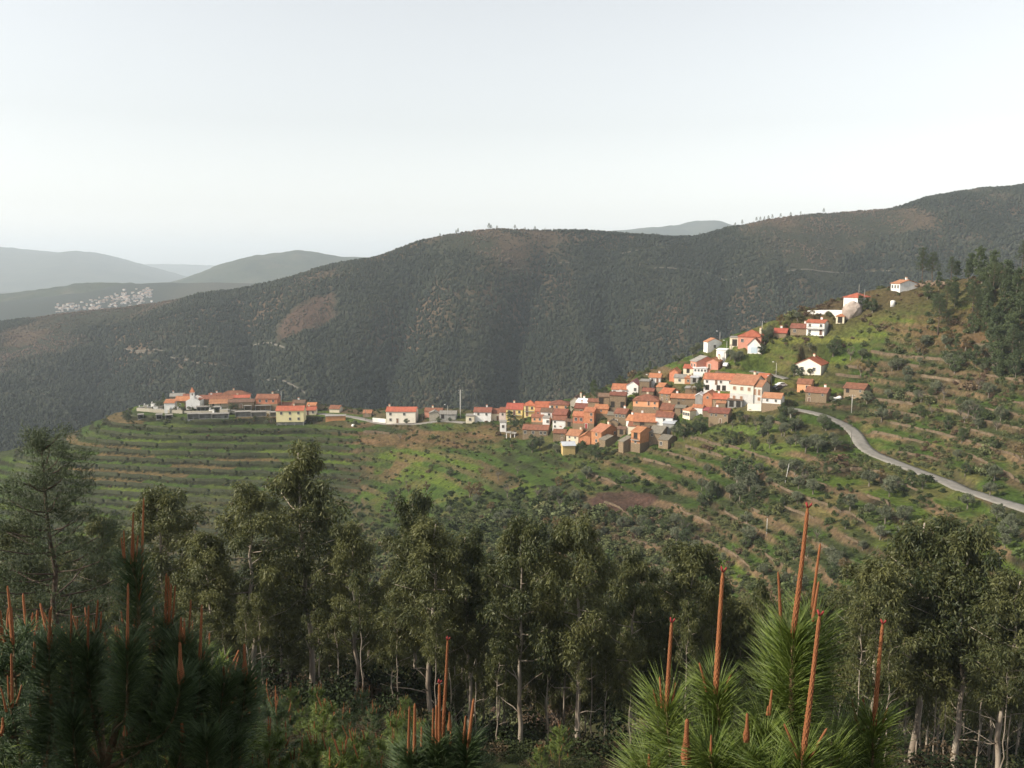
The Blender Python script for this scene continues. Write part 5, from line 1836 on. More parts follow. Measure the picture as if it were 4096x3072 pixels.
def tall_tree(name, mat, bark, H, R, cstart, n_limb, n_leaf, ln, wid, r0=.16, droop=.7, forks=1, show=5, crad=(.5, .95), sub=3, seed_=1, joined=False):
    """tall slender tree: bare lower trunk, rising limbs, hanging clumps of leaves"""
    q = np.random.default_rng(seed_)
    r = empty(name, (0, 0, -500))
    pts, rad = grow(seed_, H * .96, r0, .02, 12)
    tb = MB().tube(pts, rad, 8)

    def limb(nm, ps, rs):
        if joined:
            tb.tube(ps, rs, 5)
        else:
            MB().tube(ps, rs, 5).build(nm, bark, r, True)
    cents, rr = [], []
    for k in range(n_limb):
        t = cstart + (.97 - cstart) * ((k + q.uniform(0, .8)) / n_limb)
        b0 = at_t(pts, t)
        f = (t - cstart) / (1 - cstart)
        prof = (.62 + .38 * math.sin(math.pi * min(f * 1.05 + .08, 1))) * (1 - .60 * f ** 4)
        Lm = R * prof * q.uniform(.65, 1.15)
        a = k * 2.4 + q.uniform(-.5, .5)
        up_ = q.uniform(.35, .85) * (1 - .5 * f)
        e = b0 + np.array([math.cos(a) * Lm, math.sin(a) * Lm, Lm * up_])
        m_ = b0 + (e - b0) * .5 + np.array([0, 0, -.08 * Lm])
        if k < show * 3:
            limb('branch', [b0, m_, e], [r0 * .34 * (1 - f * .6), r0 * .24 * (1 - f * .6), r0 * .08])
        for j in range(sub):
            w_ = .42 + .6 * (j + q.uniform(0, 1)) / sub
            c = b0 + (e - b0) * w_ + q.normal(size=3) * .28 * np.array([1, 1, .8])
            cents.append(c)
            rr.append(q.uniform(*crad) * (1 - .35 * f))
    top = np.array(pts[-1])
    for j in range(6):
        cents.append(top + q.normal(size=3) * np.array([.55, .55, .4]) * R / 2.5 + np.array([0, 0, -.35]))
        rr.append(crad[0])
    V, F, lv = cloud(cents, rr, max(n_leaf // len(cents), 4), ln, wid, droop, .35, 1.1, .35, .2)
    link('crown', leaf_mesh('crown', V, F, lv, mat), r)
    # a few dead bare boughs low on the trunk
    for j in range(show):
        t = q.uniform(.22, cstart + .05)
        b0 = at_t(pts, t)
        a = q.uniform(0, 6.28)
        Lm = q.uniform(.8, 2.0) * H / 15
        e = b0 + np.array([math.cos(a) * Lm, math.sin(a) * Lm, Lm * q.uniform(.2, 1.1)])
        e2 = e + np.array([math.cos(a + .5) * Lm * .4, math.sin(a + .5) * Lm * .4, Lm * .3])
        limb('bough', [b0, b0 + (e - b0) * .5 + np.array([0, 0, .1]), e, e2], [r0 * .22, r0 * .16, r0 * .1, r0 * .03])
    tb.build('trunk', bark, r, True)
    return r


def pine_tree(name, H, R, cstart, r0, seed_, n_needle=2600, whorl=9, nl=.22, nw=.011, tuft=.34, joined=True):
    """older pine: bare straight trunk, open whorls of upswept boughs carrying tufts of needles"""
    q = np.random.default_rng(seed_)
    r = empty(name, (0, 0, -500))
    pts, rad = grow(seed_, H, r0, .02, 10)
    tb = MB().tube(pts, rad, 8)
    P, D = [], []
    tips = []
    for w in range(whorl):
        t = cstart + (.98 - cstart) * w / (whorl - 1)
        f = (t - cstart) / (1 - cstart)
        Lm0 = R * (1 - f * .82)
        for j in range(5 if w < whorl - 2 else 3):
            a = j * 1.257 + w * .7 + q.uniform(-.3, .3)
            Lm = Lm0 * q.uniform(.65, 1.1)
            b0 = at_t(pts, min(t + q.uniform(-.02, .02), .99))
            e = b0 + np.array([math.cos(a) * Lm, math.sin(a) * Lm, Lm * (.15 + .5 * f)])
            e2 = e + np.array([math.cos(a) * Lm * .18, math.sin(a) * Lm * .18, Lm * .22])
            mb_ = tb if joined else MB()
            mb_.tube([b0, (b0 + e) / 2 + np.array([0, 0, -.06 * Lm]), e, e2], [r0 * .3 * (1 - .5 * f), r0 * .2, r0 * .12, r0 * .05], 5)
            if not joined:
                mb_.build('branch', M_PBARK, r, True)
            for k in range(4):
                c = b0 + (e2 - b0) * q.uniform(.55, 1.0) + q.normal(size=3) * .16 * R * np.array([1, 1, .5])
                tips.append((c, e2 - b0))
    tb.build('trunk', M_PBARK, r, True)
    tips.append((np.array(pts[-1]), np.array([0, 0, 1.0])))
    per = n_needle // len(tips)
    for c, d in tips:
        d = d / np.linalg.norm(d)
        pp = c + q.normal(size=(per, 3)) * tuft * .35 + d * q.uniform(-.3, .3, per)[:, None] * tuft
        P.append(pp)
        D.append(unitv(q.normal(size=(per, 3)) * .65 + d * .7 + np.array([0, 0, .35])))
    P, D = np.concatenate(P), np.concatenate(D)
    link('needles', needle_mesh('needles', P, D, nl * q.uniform(.7, 1.2, len(P)), nw, M_PINEL), r)
    return r


HPOS = [(H['loc'][0] / H['loc'][1], H['loc'][2] / H['loc'][1], H['label'].split(',')[0]) for H in HOUSES]


def beside(p):
    """words that say where a plant stands, by the nearest building in view"""
    a, b = p[0] / p[1], p[2] / p[1]
    d, k = min(((a - q[0]) ** 2 + ((b - q[1]) * 1.3) ** 2, i) for i, q in enumerate(HPOS))
    q = HPOS[k]
    dx, dz = a - q[0], b - q[1]
    rel = ('right of' if dx > 0 else 'left of') if abs(dx) > abs(dz) else ('above' if dz > 0 else 'below')
    w = q[2].split()
    stop = {'and', 'with', 'beside', 'behind', 'in', 'on', 'at', 'of', 'the', 'by', 'below', 'above', 'under', 'to', 'a', 'next', 'left', 'right', 'between', 'joined', 'over', 'from', 'down', 'for', 'its', 'showing'}
    cut = w[:9]
    while cut and cut[-1] in stop:
        cut.pop()
    return math.sqrt(d) * p[1], rel + ' the ' + ' '.join(cut)


WSEEN = {}
for o, c, left in WALLOBJ:
    d, txt = beside(c)
    base = ('dark overgrown terrace wall ' if left else 'dry stone terrace wall ') + txt
    n = WSEEN.get(base, 0)
    WSEEN[base] = n + 1
    words_ = ['', 'long ', 'short ', 'crumbling ', 'curving ', 'lower ', 'upper ', 'straight ', 'broken ', 'low ']
    label = (words_[n % 10] + base).split()[:16]
    tag(o, ' '.join(label), 'terrace wall', 'dry stone walls of the terraces', 'thing')

PROTO = {
    'olive': [round_tree('olive_tree', M_OLIVE, M_BARK, 4.0, 2.0, 22, 2200, .26, .09) for k in range(3)],
    'dark': [round_tree('evergreen_tree', M_GREEN, M_BARK, 5.0, 2.2, 24, 2400, .28, .11, .25, 1.0) for k in range(3)],
    'rust': [round_tree('russet_tree', M_RUST, M_BARK, 5.0, 2.0, 16, 1500, .26, .09, .3, 1.0) for k in range(2)],
    'bare': [round_tree('leafless_tree', M_BARE, M_BARK, 4.5, 1.9, 14, 900, .38, .012, .3, .9, 6, -.6) for k in range(2)],
    'slim': [tall_tree('slender_tree', M_GREEN, M_BARK, 10.0, 1.7, .22, 20, 3400, .30, .10, .12, .4, 1, 3, (.5, .85), 3, 40 + k, True) for k in range(2)],
    'pine': [pine_tree('hill_pine', 11.0, 2.4, .42, .17, 60 + k, 2200, 8, .40, .03, .5) for k in range(3)],
}
USED = {}
SEEN = {}
KINDTXT = {'olive': 'grey-green olive tree', 'dark': 'dark evergreen tree', 'rust': 'russet leafy tree', 'bare': 'leafless pale tree', 'slim': 'slender dark tree', 'pine': 'hill pine with bare trunk'}
SIZES = ['small', 'sturdy', 'bushy', 'low', 'leaning', 'broad', 'young', 'old']


def put_tree(kind, p, h, label=None, group=None, rz=None):
    pr = PROTO[kind]
    k = int(rng.integers(len(pr)))
    src = pr[k]
    H0 = {'olive': 4.0, 'dark': 5.0, 'rust': 5.0, 'bare': 4.5, 'slim': 10.0, 'pine': 11.0}[kind]
    s = h / H0
    if src.name not in USED:
        USED[src.name] = 1
        o = src
        o.location = p
        o.rotation_euler = (0, 0, rng.uniform(0, 6.28))
        o.scale = (s, s, s)
    else:
        o = copy_tree(src, p, rng.uniform(0, 6.28), (s * rng.uniform(.9, 1.2), s * rng.uniform(.9, 1.2), s))
    if label is None:
        d, txt = beside(p)
        base = ('%s %s' % (KINDTXT[kind], txt)) if d < 16 else ('%s among the terraces %s' % (KINDTXT[kind], txt))
        n = SEEN.get(base, 0)
        SEEN[base] = n + 1
        label = base if n == 0 else SIZES[(n - 1) % len(SIZES)] + ' ' + base
        w = label.split()
        if len(w) > 16:
            label = ' '.join(w[:16])
    tag(o, label, 'tree', group or 'trees among the terraces and houses')
    return o


# trees picked out one by one in the photograph: x, y of the foot, height in pixels, kind
for x, yb, hp, kind in [
    (2040, 1692, 44, 'dark'), (2062, 1712, 40, 'dark'), (2092, 1722, 36, 'dark'), (2112, 1722, 34, 'rust'), (2130, 1808, 66, 'dark'), (2160, 1800, 50, 'olive'), (2226, 1812, 36, 'olive'),
    (2388, 1838, 62, 'dark'), (2362, 1820, 40, 'dark'), (2325, 1800, 30, 'dark'), (2735, 1750, 62, 'dark'), (2700, 1745, 44, 'olive'), (2805, 1735, 62, 'dark'), (2782, 1728, 44, 'dark'),
    (2796, 1572, 46, 'dark'), (2822, 1566, 36, 'dark'), (2770, 1578, 36, 'rust'), (2930, 1712, 34, 'bare'), (2960, 1690, 44, 'dark'), (2985, 1692, 36, 'bare'), (3072, 1362, 54, 'olive'), (3058, 1372, 40, 'dark'),
    (2792, 1412, 40, 'olive'), (2770, 1425, 36, 'olive'), (2922, 1436, 38, 'olive'), (2940, 1450, 40, 'olive'), (2960, 1440, 36, 'olive'), (3046, 1418, 40, 'dark'), (3332, 1424, 64, 'dark'), (3402, 1440, 54, 'bare'), (3448, 1440, 46, 'olive'),
    (3122, 1310, 48, 'rust'), (3243, 1282, 42, 'rust'), (3190, 1282, 34, 'olive'), (3176, 1500, 40, 'dark'), (3200, 1506, 34, 'dark'), (3240, 1500, 26, 'olive'), (3440, 1225, 40, 'dark'), (3465, 1240, 44, 'dark'), (3490, 1250, 50, 'dark'),
    (3132, 1668, 52, 'dark'), (3165, 1672, 44, 'olive'), (1690, 1680, 30, 'bare'), (1625, 1700, 26, 'olive'), (1755, 1692, 24, 'dark'), (1800, 1686, 18, 'dark'),
    (640, 1634, 30, 'olive'), (668, 1630, 34, 'olive'), (655, 1608, 36, 'slim'), (615, 1624, 20, 'dark'), (700, 1643, 16, 'olive'), (728, 1643, 17, 'olive'), (757, 1643, 18, 'olive'), (772, 1643, 15, 'dark'), (835, 1632, 22, 'dark'), (925, 1640, 26, 'dark'), (945, 1640, 22, 'dark'), (513, 1700, 52, 'slim'), (395, 1712, 18, 'dark'), (300, 1710, 16, 'dark'), (1085, 1700, 26, 'bare'), (1065, 1702, 22, 'olive'),
    (1420, 1700, 20, 'olive'), (1600, 1760, 30, 'bare'), (2030, 1990, 56, 'bare'), (1915, 2000, 70, 'rust'), (1880, 1990, 60, 'rust'), (2440, 1640, 26, 'dark'), (2540, 1560, 26, 'dark'), (2520, 1490, 34, 'dark'), (2560, 1480, 30, 'olive'), (2600, 1478, 34, 'slim'), (2640, 1465, 34, 'slim'), (2700, 1450, 30, 'olive'), (2730, 1440, 26, 'olive'),
    (2910, 1900, 70, 'dark'), (2950, 1930, 90, 'dark'), (2990, 1940, 100, 'dark'), (3000, 1960, 70, 'olive'), (2960, 2000, 70, 'olive'), (2920, 1990, 56, 'olive'), (3010, 1870, 60, 'slim'), (3180, 1900, 66, 'olive'), (3130, 1890, 50, 'olive'), (3300, 1905, 56, 'slim'), (3060, 1745, 60, 'slim'), (3270, 1810, 60, 'olive'), (3300, 1800, 64, 'dark'), (3340, 1800, 50, 'olive'),
    (2480, 2000, 56, 'bare'), (2300, 2010, 50, 'olive'), (2360, 2040, 54, 'olive'), (2420, 2090, 60, 'dark'), (2220, 2000, 56, 'olive'), (2150, 1990, 50, 'bare'), (2340, 2000, 44, 'dark'), (2660, 2130, 60, 'dark'), (2700, 2110, 56, 'olive'), (3130, 2030, 40, 'dark'), (3860, 1900, 46, 'dark'), (3960, 1980, 50, 'olive'),
]:
    p = hit(x / 4, yb / 4)
    if p is None:
        continue
    if ((x / 4 - 622) / 46) ** 2 + ((yb / 4 - 500) / 14) ** 2 < 1:
        continue
    put_tree(kind, (p[0], p[1], p[2] - .1), hp / 4 * p[1] / FPX * 1.05)

# the loose scatter of olives and small trees over the right-hand terraces
uv = np.stack([rng.uniform(560, 1024, 420), rng.uniform(345, 600, 420)], -1)
W = hits(uv, 140, 430)
cnt = 0
for (u, v), p in zip(uv, W):
    if np.isnan(p[0]) or cnt >= 120:
        continue
    if u < 780 and v < 440:
        continue
    if u < 690 and v < 470 or ((u - 622) / 46) ** 2 + ((v - 500) / 16) ** 2 < 1:
        continue
    if min((p[0] - q[0]) ** 2 + (p[1] - q[1]) ** 2 - max(q[3], q[4]) ** 2 for q in PADS) < 9:
        continue
    if min(((P[:, 0] - p[0]) ** 2 + (P[:, 1] - p[1]) ** 2).min() for P, hw in ROADS) < 34:
        continue
    k = rng.choice(['olive', 'olive', 'olive', 'dark', 'dark', 'bare', 'rust', 'slim'], p=[.2, .2, .15, .15, .1, .1, .05, .05])
    put_tree(k, (p[0], p[1], p[2] - .1), rng.uniform(2.0, 4.6) * (1.5 if k == 'slim' else 1))
    cnt += 1

# thickets: below the road, in the dip under it, at the ploughed plot, at the wood edge left of the village
for (u0, u1, v0, v1), n, kinds in [((752, 852, 420, 454), 30, ['olive', 'dark', 'bare']), ((700, 765, 465, 508), 18, ['dark', 'olive', 'slim']), ((545, 650, 478, 540), 26, ['olive', 'dark', 'bare', 'rust']), ((575, 625, 378, 402), 14, ['dark', 'slim', 'bare']), ((880, 1010, 385, 430), 20, ['olive', 'dark', 'bare']), ((860, 990, 340, 372), 16, ['olive', 'dark', 'rust']), ((380, 520, 470, 530), 22, ['dark', 'rust', 'bare', 'olive'])]:
    uv = np.stack([rng.uniform(u0, u1, n), rng.uniform(v0, v1, n)], -1)
    for p, (u, v) in zip(hits(uv, 150, 430), uv):
        if ((u - 622) / 46) ** 2 + ((v - 500) / 16) ** 2 < 1:
            continue
        if np.isnan(p[0]) or min(((P[:, 0] - p[0]) ** 2 + (P[:, 1] - p[1]) ** 2).min() for P, hw in ROADS) < 34:
            continue
        if min((p[0] - q[0]) ** 2 + (p[1] - q[1]) ** 2 - max(q[3], q[4]) ** 2 for q in PADS) < 6:
            continue
        k = kinds[int(rng.integers(len(kinds)))]
        put_tree(k, (p[0], p[1], p[2] - .1), rng.uniform(2.4, 4.8) * (1.5 if k == 'slim' else 1))

# wooded shoulder of the hill on the right edge
uv = np.stack([rng.uniform(915, 1090, 900), rng.uniform(268, 380, 900)], -1)
W = hits(uv, 140, 430)
cnt = 0
pts_done = []
for (u, v), p in zip(uv, W):
    if np.isnan(p[0]) or cnt >= 160:
        continue
    edge = 962 + (v - 268) * .30
    if u < edge - 45 or (u < edge and rng.random() > .25):
        continue
    if any((p[0] - q[0]) ** 2 + (p[1] - q[1]) ** 2 < 5 for q in pts_done):
        continue
    pts_done.append(p)
    k = rng.choice(['pine', 'slim', 'dark'], p=[.14, .46, .40])
    hh = {'pine': rng.uniform(7, 12), 'slim': rng.uniform(6, 12), 'dark': rng.uniform(4, 7.5)}[k] * (1.0 if u > edge else .8)
    put_tree(k, (p[0], p[1], p[2] - .2), hh, {'pine': 'pine of the wooded shoulder at the right edge', 'slim': 'slender tree of the wooded shoulder at the right edge', 'dark': 'bushy evergreen of the wooded shoulder at the right edge'}[k], {'pine': 'pines of the right-hand wood', 'slim': 'slender trees of the right-hand wood', 'dark': 'bushy trees of the right-hand wood'}[k])
    cnt += 1
for u, v, k, h in [(922, 281, 'pine', 13), (932, 280, 'pine', 11), (951, 279, 'pine', 9), (956, 280, 'slim', 7), (938, 335, 'pine', 13), (946, 318, 'pine', 12), (972, 318, 'pine', 12), (985, 320, 'pine', 11)]:
    p = hit(u, v) or hit(u, v + 4)
    if p is not None:
        put_tree(k, p, h, {922: 'tall thin pine just beside the hilltop house rubble', 932: 'second thin pine beyond the hilltop house', 951: 'dense dark pine on the skyline of the shoulder', 956: 'short dark tree beside the dense skyline pine', 938: 'lone pine with bare trunk on the brown slope', 946: 'pine standing upslope of the lone bare-trunk pine', 972: 'first of two thin trunks on the brown slope', 985: 'second of two thin trunks on the brown slope'}[u], 'pines on the brown slope')

# small pines standing on the mountain skyline
for k, (u, dv) in enumerate([(456, 3), (458, 4), (489, 5), (491, 4), (497, 3), (535, 3), (545, 3), (570, 2), (700, 2), (756, 3), (760, 4), (764, 3), (768, 4), (772, 4), (780, 3), (790, 3), (800, 3), (823, 5), (742, 4), (735, 4), (515, 3), (525, 2), (610, 2), (620, 2), (440, 2), (425, 2)]):
    x1, _, _ = unproj(u, 230, 1.0)
    Yk, Zk = feats_at(np.array([x1 / (1 - APEX / 1300)]))
    Y = float(Yk[0, K_RIDGE]) - 4
    z = float(land([x1 * Y], [Y])[0])
    put_tree('pine', (x1 * Y, Y, z - .5), dv * 1.1 + 3 + rng.uniform(0, 2), 'tiny pine standing on the mountain skyline', 'pines along the mountain skyline')

# rubble and stumps of felled wood beside the hilltop house
M_RUB = surf('broken_rock', (.16, .11, .075), (.27, .20, .14), 1.5, .95, .7, 3)
uvr = np.stack([rng.uniform(912, 950, 60), rng.uniform(272, 287, 60)], -1)
for p in hits(uvr, 140, 430):
    if np.isnan(p[0]):
        continue
    s_ = rng.uniform(.5, 1.1)
    lump('rock', 'brown rock of the rubble heap beside the hilltop house', 'rock', (p[0], p[1], p[2] + .2), (s_ * 1.3, s_, s_ * .8), M_RUB, rng.uniform(0, 50), 'rubble heap beside the hilltop house', 1, .5)

# far village in the valley
def far_houses():
    n = 170
    uv = np.stack([56 + 96 * rng.random(n) ** .8, np.zeros(n)], -1)
    uv[:, 1] = 312 - (uv[:, 0] - 56) * .19 + rng.normal(0, 4.2, n)
    W = hits(uv, 1400, 3300, 20.0)
    wallm = surf('far_wall', (.34, .33, .31), (.62, .60, .57), .2, .9, 0, val=.15)
    roofm = surf('far_roof', (.24, .15, .11), (.40, .30, .24), .2, .9, 0, val=.15)
    wm_ = MB().box(-.5, .5, -.4, .4, -.5, .55).mesh('wall', wallm)
    rm_ = MB().add([(-.55, -.48, .5), (.55, -.48, .5), (.55, .48, .5), (-.55, .48, .5), (-.5, 0, .78), (.5, 0, .78)], [(0, 1, 5, 4), (2, 3, 4, 5), (1, 2, 5), (3, 0, 4), (3, 2, 1, 0)]).mesh('roof', roofm)
    for p in W:
        if np.isnan(p[0]) or p[1] < 1800:
            continue
        r = empty('far_house', p, rng.uniform(-.6, .6))
        s_ = rng.uniform(4, 9)
        r.scale = (s_, s_, rng.uniform(4, 6.5))
        tag(r, 'tiny pale house in the hazy far village', 'house', 'houses of the hazy far village')
        link('wall', wm_, r)
        link('roof', rm_, r)


far_houses()
# ------------------------------------------------------------------ eucalyptus stand on the near slope
EH = 15.0
EPROTO = [tall_tree('eucalyptus_tree', M_EUC, M_EBARK, EH, 2.5, [.40, .48, .36, .52, .44, .40][k], 22, 19000, .24, .036, .17, .6, 1, 5, (.6, 1.15), 3, 100 + k) for k in range(6)]
EBACK = [tall_tree('eucalyptus_tree', M_EUC, M_EBARK, EH, 2.3, .38, 18, 10000, .27, .044, .15, .6, 1, 4, (.6, 1.1), 3, 200 + k, True) for k in range(4)]
EPOLE = [tall_tree('eucalyptus_tree', M_EUC, M_EBARK, EH, 1.7, .62, 12, 3500, .30, .046, .11, .75, 1, 4, (.5, .8), 3, 260 + k, True) for k in range(3)]
EUSED = set()


def put_euca(protos, u, vtop, Y, cw, label, group):
    x, y, zt = unproj(u, vtop, Y)
    zg = float(land([x], [y])[0])
    h = zt - zg
    src = protos[int(rng.integers(len(protos)))]
    sz = h / (EH + .5)
    sx = max(cw / FPX * Y / 4.6, .55 * sz)
    if src.name in EUSED:
        o = copy_tree(src, (x, y, zg), rng.uniform(0, 6.28), (sx, sx, sz))
    else:
        EUSED.add(src.name)
        o = src
        o.location = (x, y, zg)
        o.scale = (sx, sx, sz)
    tag(o, label, 'tree', group)
    return o


G1 = 'eucalyptus trees in the front of the stand'
for u, vt, Y, cw, lab in [
    (303, 430, 66, 84, 'tallest eucalyptus, its crown rising past the terraces to the yellow house'),
    (155, 476, 62, 74, 'eucalyptus just right of the open dark pine'),
    (245, 480, 60, 78, 'eucalyptus left of the tallest one, broad leafy crown'),
    (205, 522, 58, 54, 'short eucalyptus between two broader crowns, left half'),
    (100, 508, 66, 60, 'dark eucalyptus behind the open pine'),
    (352, 518, 60, 56, 'eucalyptus close to the right of the tallest one'),
    (412, 480, 74, 56, 'dark-topped eucalyptus rising behind the central crowns'),
    (428, 507, 57, 78, 'eucalyptus in front of the dark-topped one, yellow-green crown'),
    (468, 520, 60, 56, 'narrow eucalyptus between the central crowns'),
    (520, 503, 56, 70, 'eucalyptus with pale trunk near the picture centre'),
    (580, 504, 56, 72, 'eucalyptus with forked pale trunk below the ploughed plot'),
    (632, 548, 60, 62, 'shorter eucalyptus with flower-dotted crown below the ploughed plot'),
    (690, 530, 62, 74, 'eucalyptus behind the leftmost candles of the bright young pine'),
    (738, 590, 60, 56, 'low eucalyptus behind the tallest orange candle'),
    (880, 548, 57, 78, 'left crown of the big eucalyptus group by the road'),
    (930, 503, 60, 96, 'highest eucalyptus of the group by the road'),
    (972, 512, 57, 84, 'eucalyptus with pale trunk, right of the highest of its group'),
    (1014, 562, 54, 76, 'eucalyptus cut by the right edge of the picture'),
    (840, 585, 62, 58, 'small eucalyptus at the left foot of the roadside group'),
    (12, 508, 62, 74, 'eucalyptus cut by the left edge of the picture'),
]:
    put_euca(EPROTO, u, vt, Y, cw * 1.18, lab, G1)
G2 = 'eucalyptus trees crowding behind the front row'
for k in range(100):
    u = -70 + 1170 * (k + rng.uniform(0, 1)) / 100
    Y = rng.uniform(64, 104)
    vt = rng.uniform(545, 612) + (30 if 715 < u < 850 else 0)
    if u < 250:
        vt -= 20
    put_euca(EBACK, u, vt, Y, rng.uniform(44, 66) * 60 / Y, 'slim eucalyptus half hidden in the dark stand behind the front row', G2)
G3 = 'thin young eucalyptus poles in the stand'
for k in range(46):
    u = -20 + 1060 * (k + rng.uniform(0, 1)) / 46
    put_euca(EPOLE, u, rng.uniform(560, 640), rng.uniform(48, 62), rng.uniform(30, 44), 'thin young eucalyptus pole inside the stand', G3)

# unseen trees added outside the frame on the left to shade the near pine
for k, (x, y, h) in enumerate([(-7.6, 4.2, 6.4), (-9.8, 5.6, 8.4), (-12.5, 3.6, 9.2)]):
    zg = float(land([x], [y])[0])
    o = copy_tree(EPROTO[k], (x, y, zg), k * 2.0, h / EH)
    tag(o, 'unseen eucalyptus added beyond the left edge to shade the near dark pine', 'tree', 'eucalyptus trees added to shade the near pine')


def build_understory():
    mat = tint_mat('undergrowth', [(0, (.018, .027, .012)), (.5, (.036, .048, .018)), (.8, (.055, .048, .025)), (1, (.07, .05, .03))], .85, .45)
    protos = [shrub_proto('undergrowth', mat, 700, ln=.085, wid=.024) for k in range(3)]
    n = 4200
    y = rng.uniform(9, 135, n)
    s = rng.uniform(-.66, .66, n)
    x = s * (y - APEX)
    z = land(x, y)
    h = rng.uniform(.4, .9, n) + np.where(y > 50, rng.uniform(.3, 2.6, n), 0) + np.where(y > 66, rng.uniform(0, 3.5, n), 0)
    w = h * rng.uniform(.9, 1.3, n)
    scatter('undergrowth', 'dark undergrowth of heather and saplings below the eucalyptus', np.stack([x, y, z - .1], -1), np.stack([w, w, h], -1), rng.random(n), protos)


build_understory()

# ------------------------------------------------------------------ pines
old = pine_tree('open_pine', 11.6, 2.9, .34, .16, 77, 16000, 10, .20, .011, .50, False)
x, y, zt = unproj(44, 442, 32)
zg = float(land([x], [y])[0])
old.location = (x, y, zg)
old.scale = (1, 1, (zt - zg) / 11.7)
tag(old, 'open dark pine with bare whorled branches at the left edge', 'tree')

M_CANDLE = leaf_mat('orange_shoot', (.080, .031, .016), (.39, .150, .060), .75, 0, .2, spec=.25)
M_BUD = surf('crimson_bud', (.22, .028, .028), (.36, .05, .045), 8, .6, .3, 20)
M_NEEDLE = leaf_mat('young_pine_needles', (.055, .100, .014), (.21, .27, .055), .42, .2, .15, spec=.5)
M_NEEDLED = leaf_mat('shaded_pine_needles', (.028, .056, .020), (.085, .125, .042), .45, .15, .15, spec=.4)  # darker copy of the needle colour, with shade put into it
M_TWIG = surf('young_pine_stem', (.09, .065, .035), (.18, .12, .065), 6, .9, .5, 20)


def candle_mesh(k, fat=1.0, nr=120, ns=24, bend=.05):
    """scaly shoot of unit length and unit radius, a little curved"""
    q = np.random.default_rng(300 + k)
    a = q.uniform(0, 6.28)
    t = np.linspace(0, 1, nr)
    th = np.linspace(0, 2 * math.pi, ns, endpoint=False)
    T, TH = np.meshgrid(t, th, indexing='ij')
    prof = (.72 + .38 * np.exp(-((T - .22) / .25) ** 2) * fat) * (1 - .30 * T) * np.clip((1.012 - T) * 14, 0, 1) ** .5
    pat = np.cos(6 * TH + .4 * np.sin(40 * T)) * np.cos(125 * T)
    pat = pat + q.normal(size=pat.shape) * .25
    scal = .26 * np.clip(pat, -.8, 1) * (1 - .5 * T)
    R = prof * (1 + scal)
    bx = bend * (T ** 2) * 10 * math.cos(a) + .35 * np.sin(T * 5 + a) * .3
    by = bend * (T ** 2) * 10 * math.sin(a)
    V = np.stack([R * np.cos(TH) + bx, R * np.sin(TH) + by, T], -1).reshape(-1, 3)
    i = (np.arange(nr - 1)[:, None] * ns + np.arange(ns)[None, :]).ravel()
    j = (np.arange(nr - 1)[:, None] * ns + (np.arange(ns)[None, :] + 1) % ns).ravel()
    F = np.stack([i, j, j + ns, i + ns], -1)
    me = mesh_np('shoot', V, F, M_CANDLE, True)
    set_float_attr(me, 'lv', np.clip(.5 + .5 * pat, 0, 1).ravel())
    return me, V.reshape(nr, ns, 3)[-1].mean(0)


CANDLES = [candle_mesh(k, [.2, .2, .3, 1.6][k], bend=[.03, .09, .0, .02][k]) for k in range(4)]


def bud_mesh():
    b = MB()
    for k in range(3):
        a = k * 2.094 + .4
        o_ = np.array([math.cos(a) * .7, math.sin(a) * .7, 0])
        b.tube([tuple(o_ * .3), tuple(o_ * 1.2 + [0, 0, .7]), tuple(o_ * 2.1 + [0, 0, 1.5]), tuple(o_ * 2.3 + [0, 0, 2.1])], [.3, .42, .5, .12], 6)
    return b.mesh('red_bud', M_BUD, True)


BUD = bud_mesh()


def shoot(parent, a, b, r, kind=0, bud=False):
    a, b = Vector(a), Vector(b)
    d = b - a
    L_ = d.length
    me, tip = CANDLES[kind]
    o = link('shoot', me, parent)
    q = d.to_track_quat('Z', 'Y')
    o.matrix_local = Matrix.Translation(a) @ q.to_matrix().to_4x4() @ Matrix.Diagonal((r * .88, r * .88, L_, 1))
    if bud:
        k = link('red_bud', BUD, o)
        k.location = Vector(tip) - Vector((0, 0, .01))
        k.scale = (.62, .62, .72 * r / L_)
    return o


def spline(pts, n):
    pts = np.array(pts, float)
    t = np.concatenate([[0], np.cumsum(np.linalg.norm(np.diff(pts, axis=0), axis=1))])
    q = np.linspace(0, t[-1], n)
    return np.stack([pchip(t, pts[:, k], q) for k in range(3)], -1)


def brush(parent, pts, length, n, L_, rad, mat, a0=24, a1=78):
    """needles round the last `length` metres of a stem"""
    P = spline(pts, 60)
    seg = np.concatenate([[0], np.cumsum(np.linalg.norm(np.diff(P, axis=0), axis=1))])
    s0 = max(seg[-1] - length, 0)
    tt = s0 + (seg[-1] - s0) * rng.random(n) ** .85
    pp = np.stack([np.interp(tt, seg, P[:, k]) for k in range(3)], -1)
    tg = np.gradient(P, axis=0)
    tn = unitv(np.stack([np.interp(tt, seg, tg[:, k]) for k in range(3)], -1))
    rd = unitv(np.cross(tn, rng.normal(size=(n, 3))))
    f = (tt - s0) / (seg[-1] - s0)
    al = np.radians(a0 + (a1 - a0) * (1 - f * .75) * rng.uniform(.5, 1.15, n))
    D = unitv(tn * np.cos(al)[:, None] + rd * np.sin(al)[:, None])
    pp = pp + rd * .006
    o = link('needles', needle_mesh('needles', pp, D, L_ * rng.uniform(.7, 1.2, n), rad, mat, .10), parent)
    o['kind'] = 'stuff'
    return o


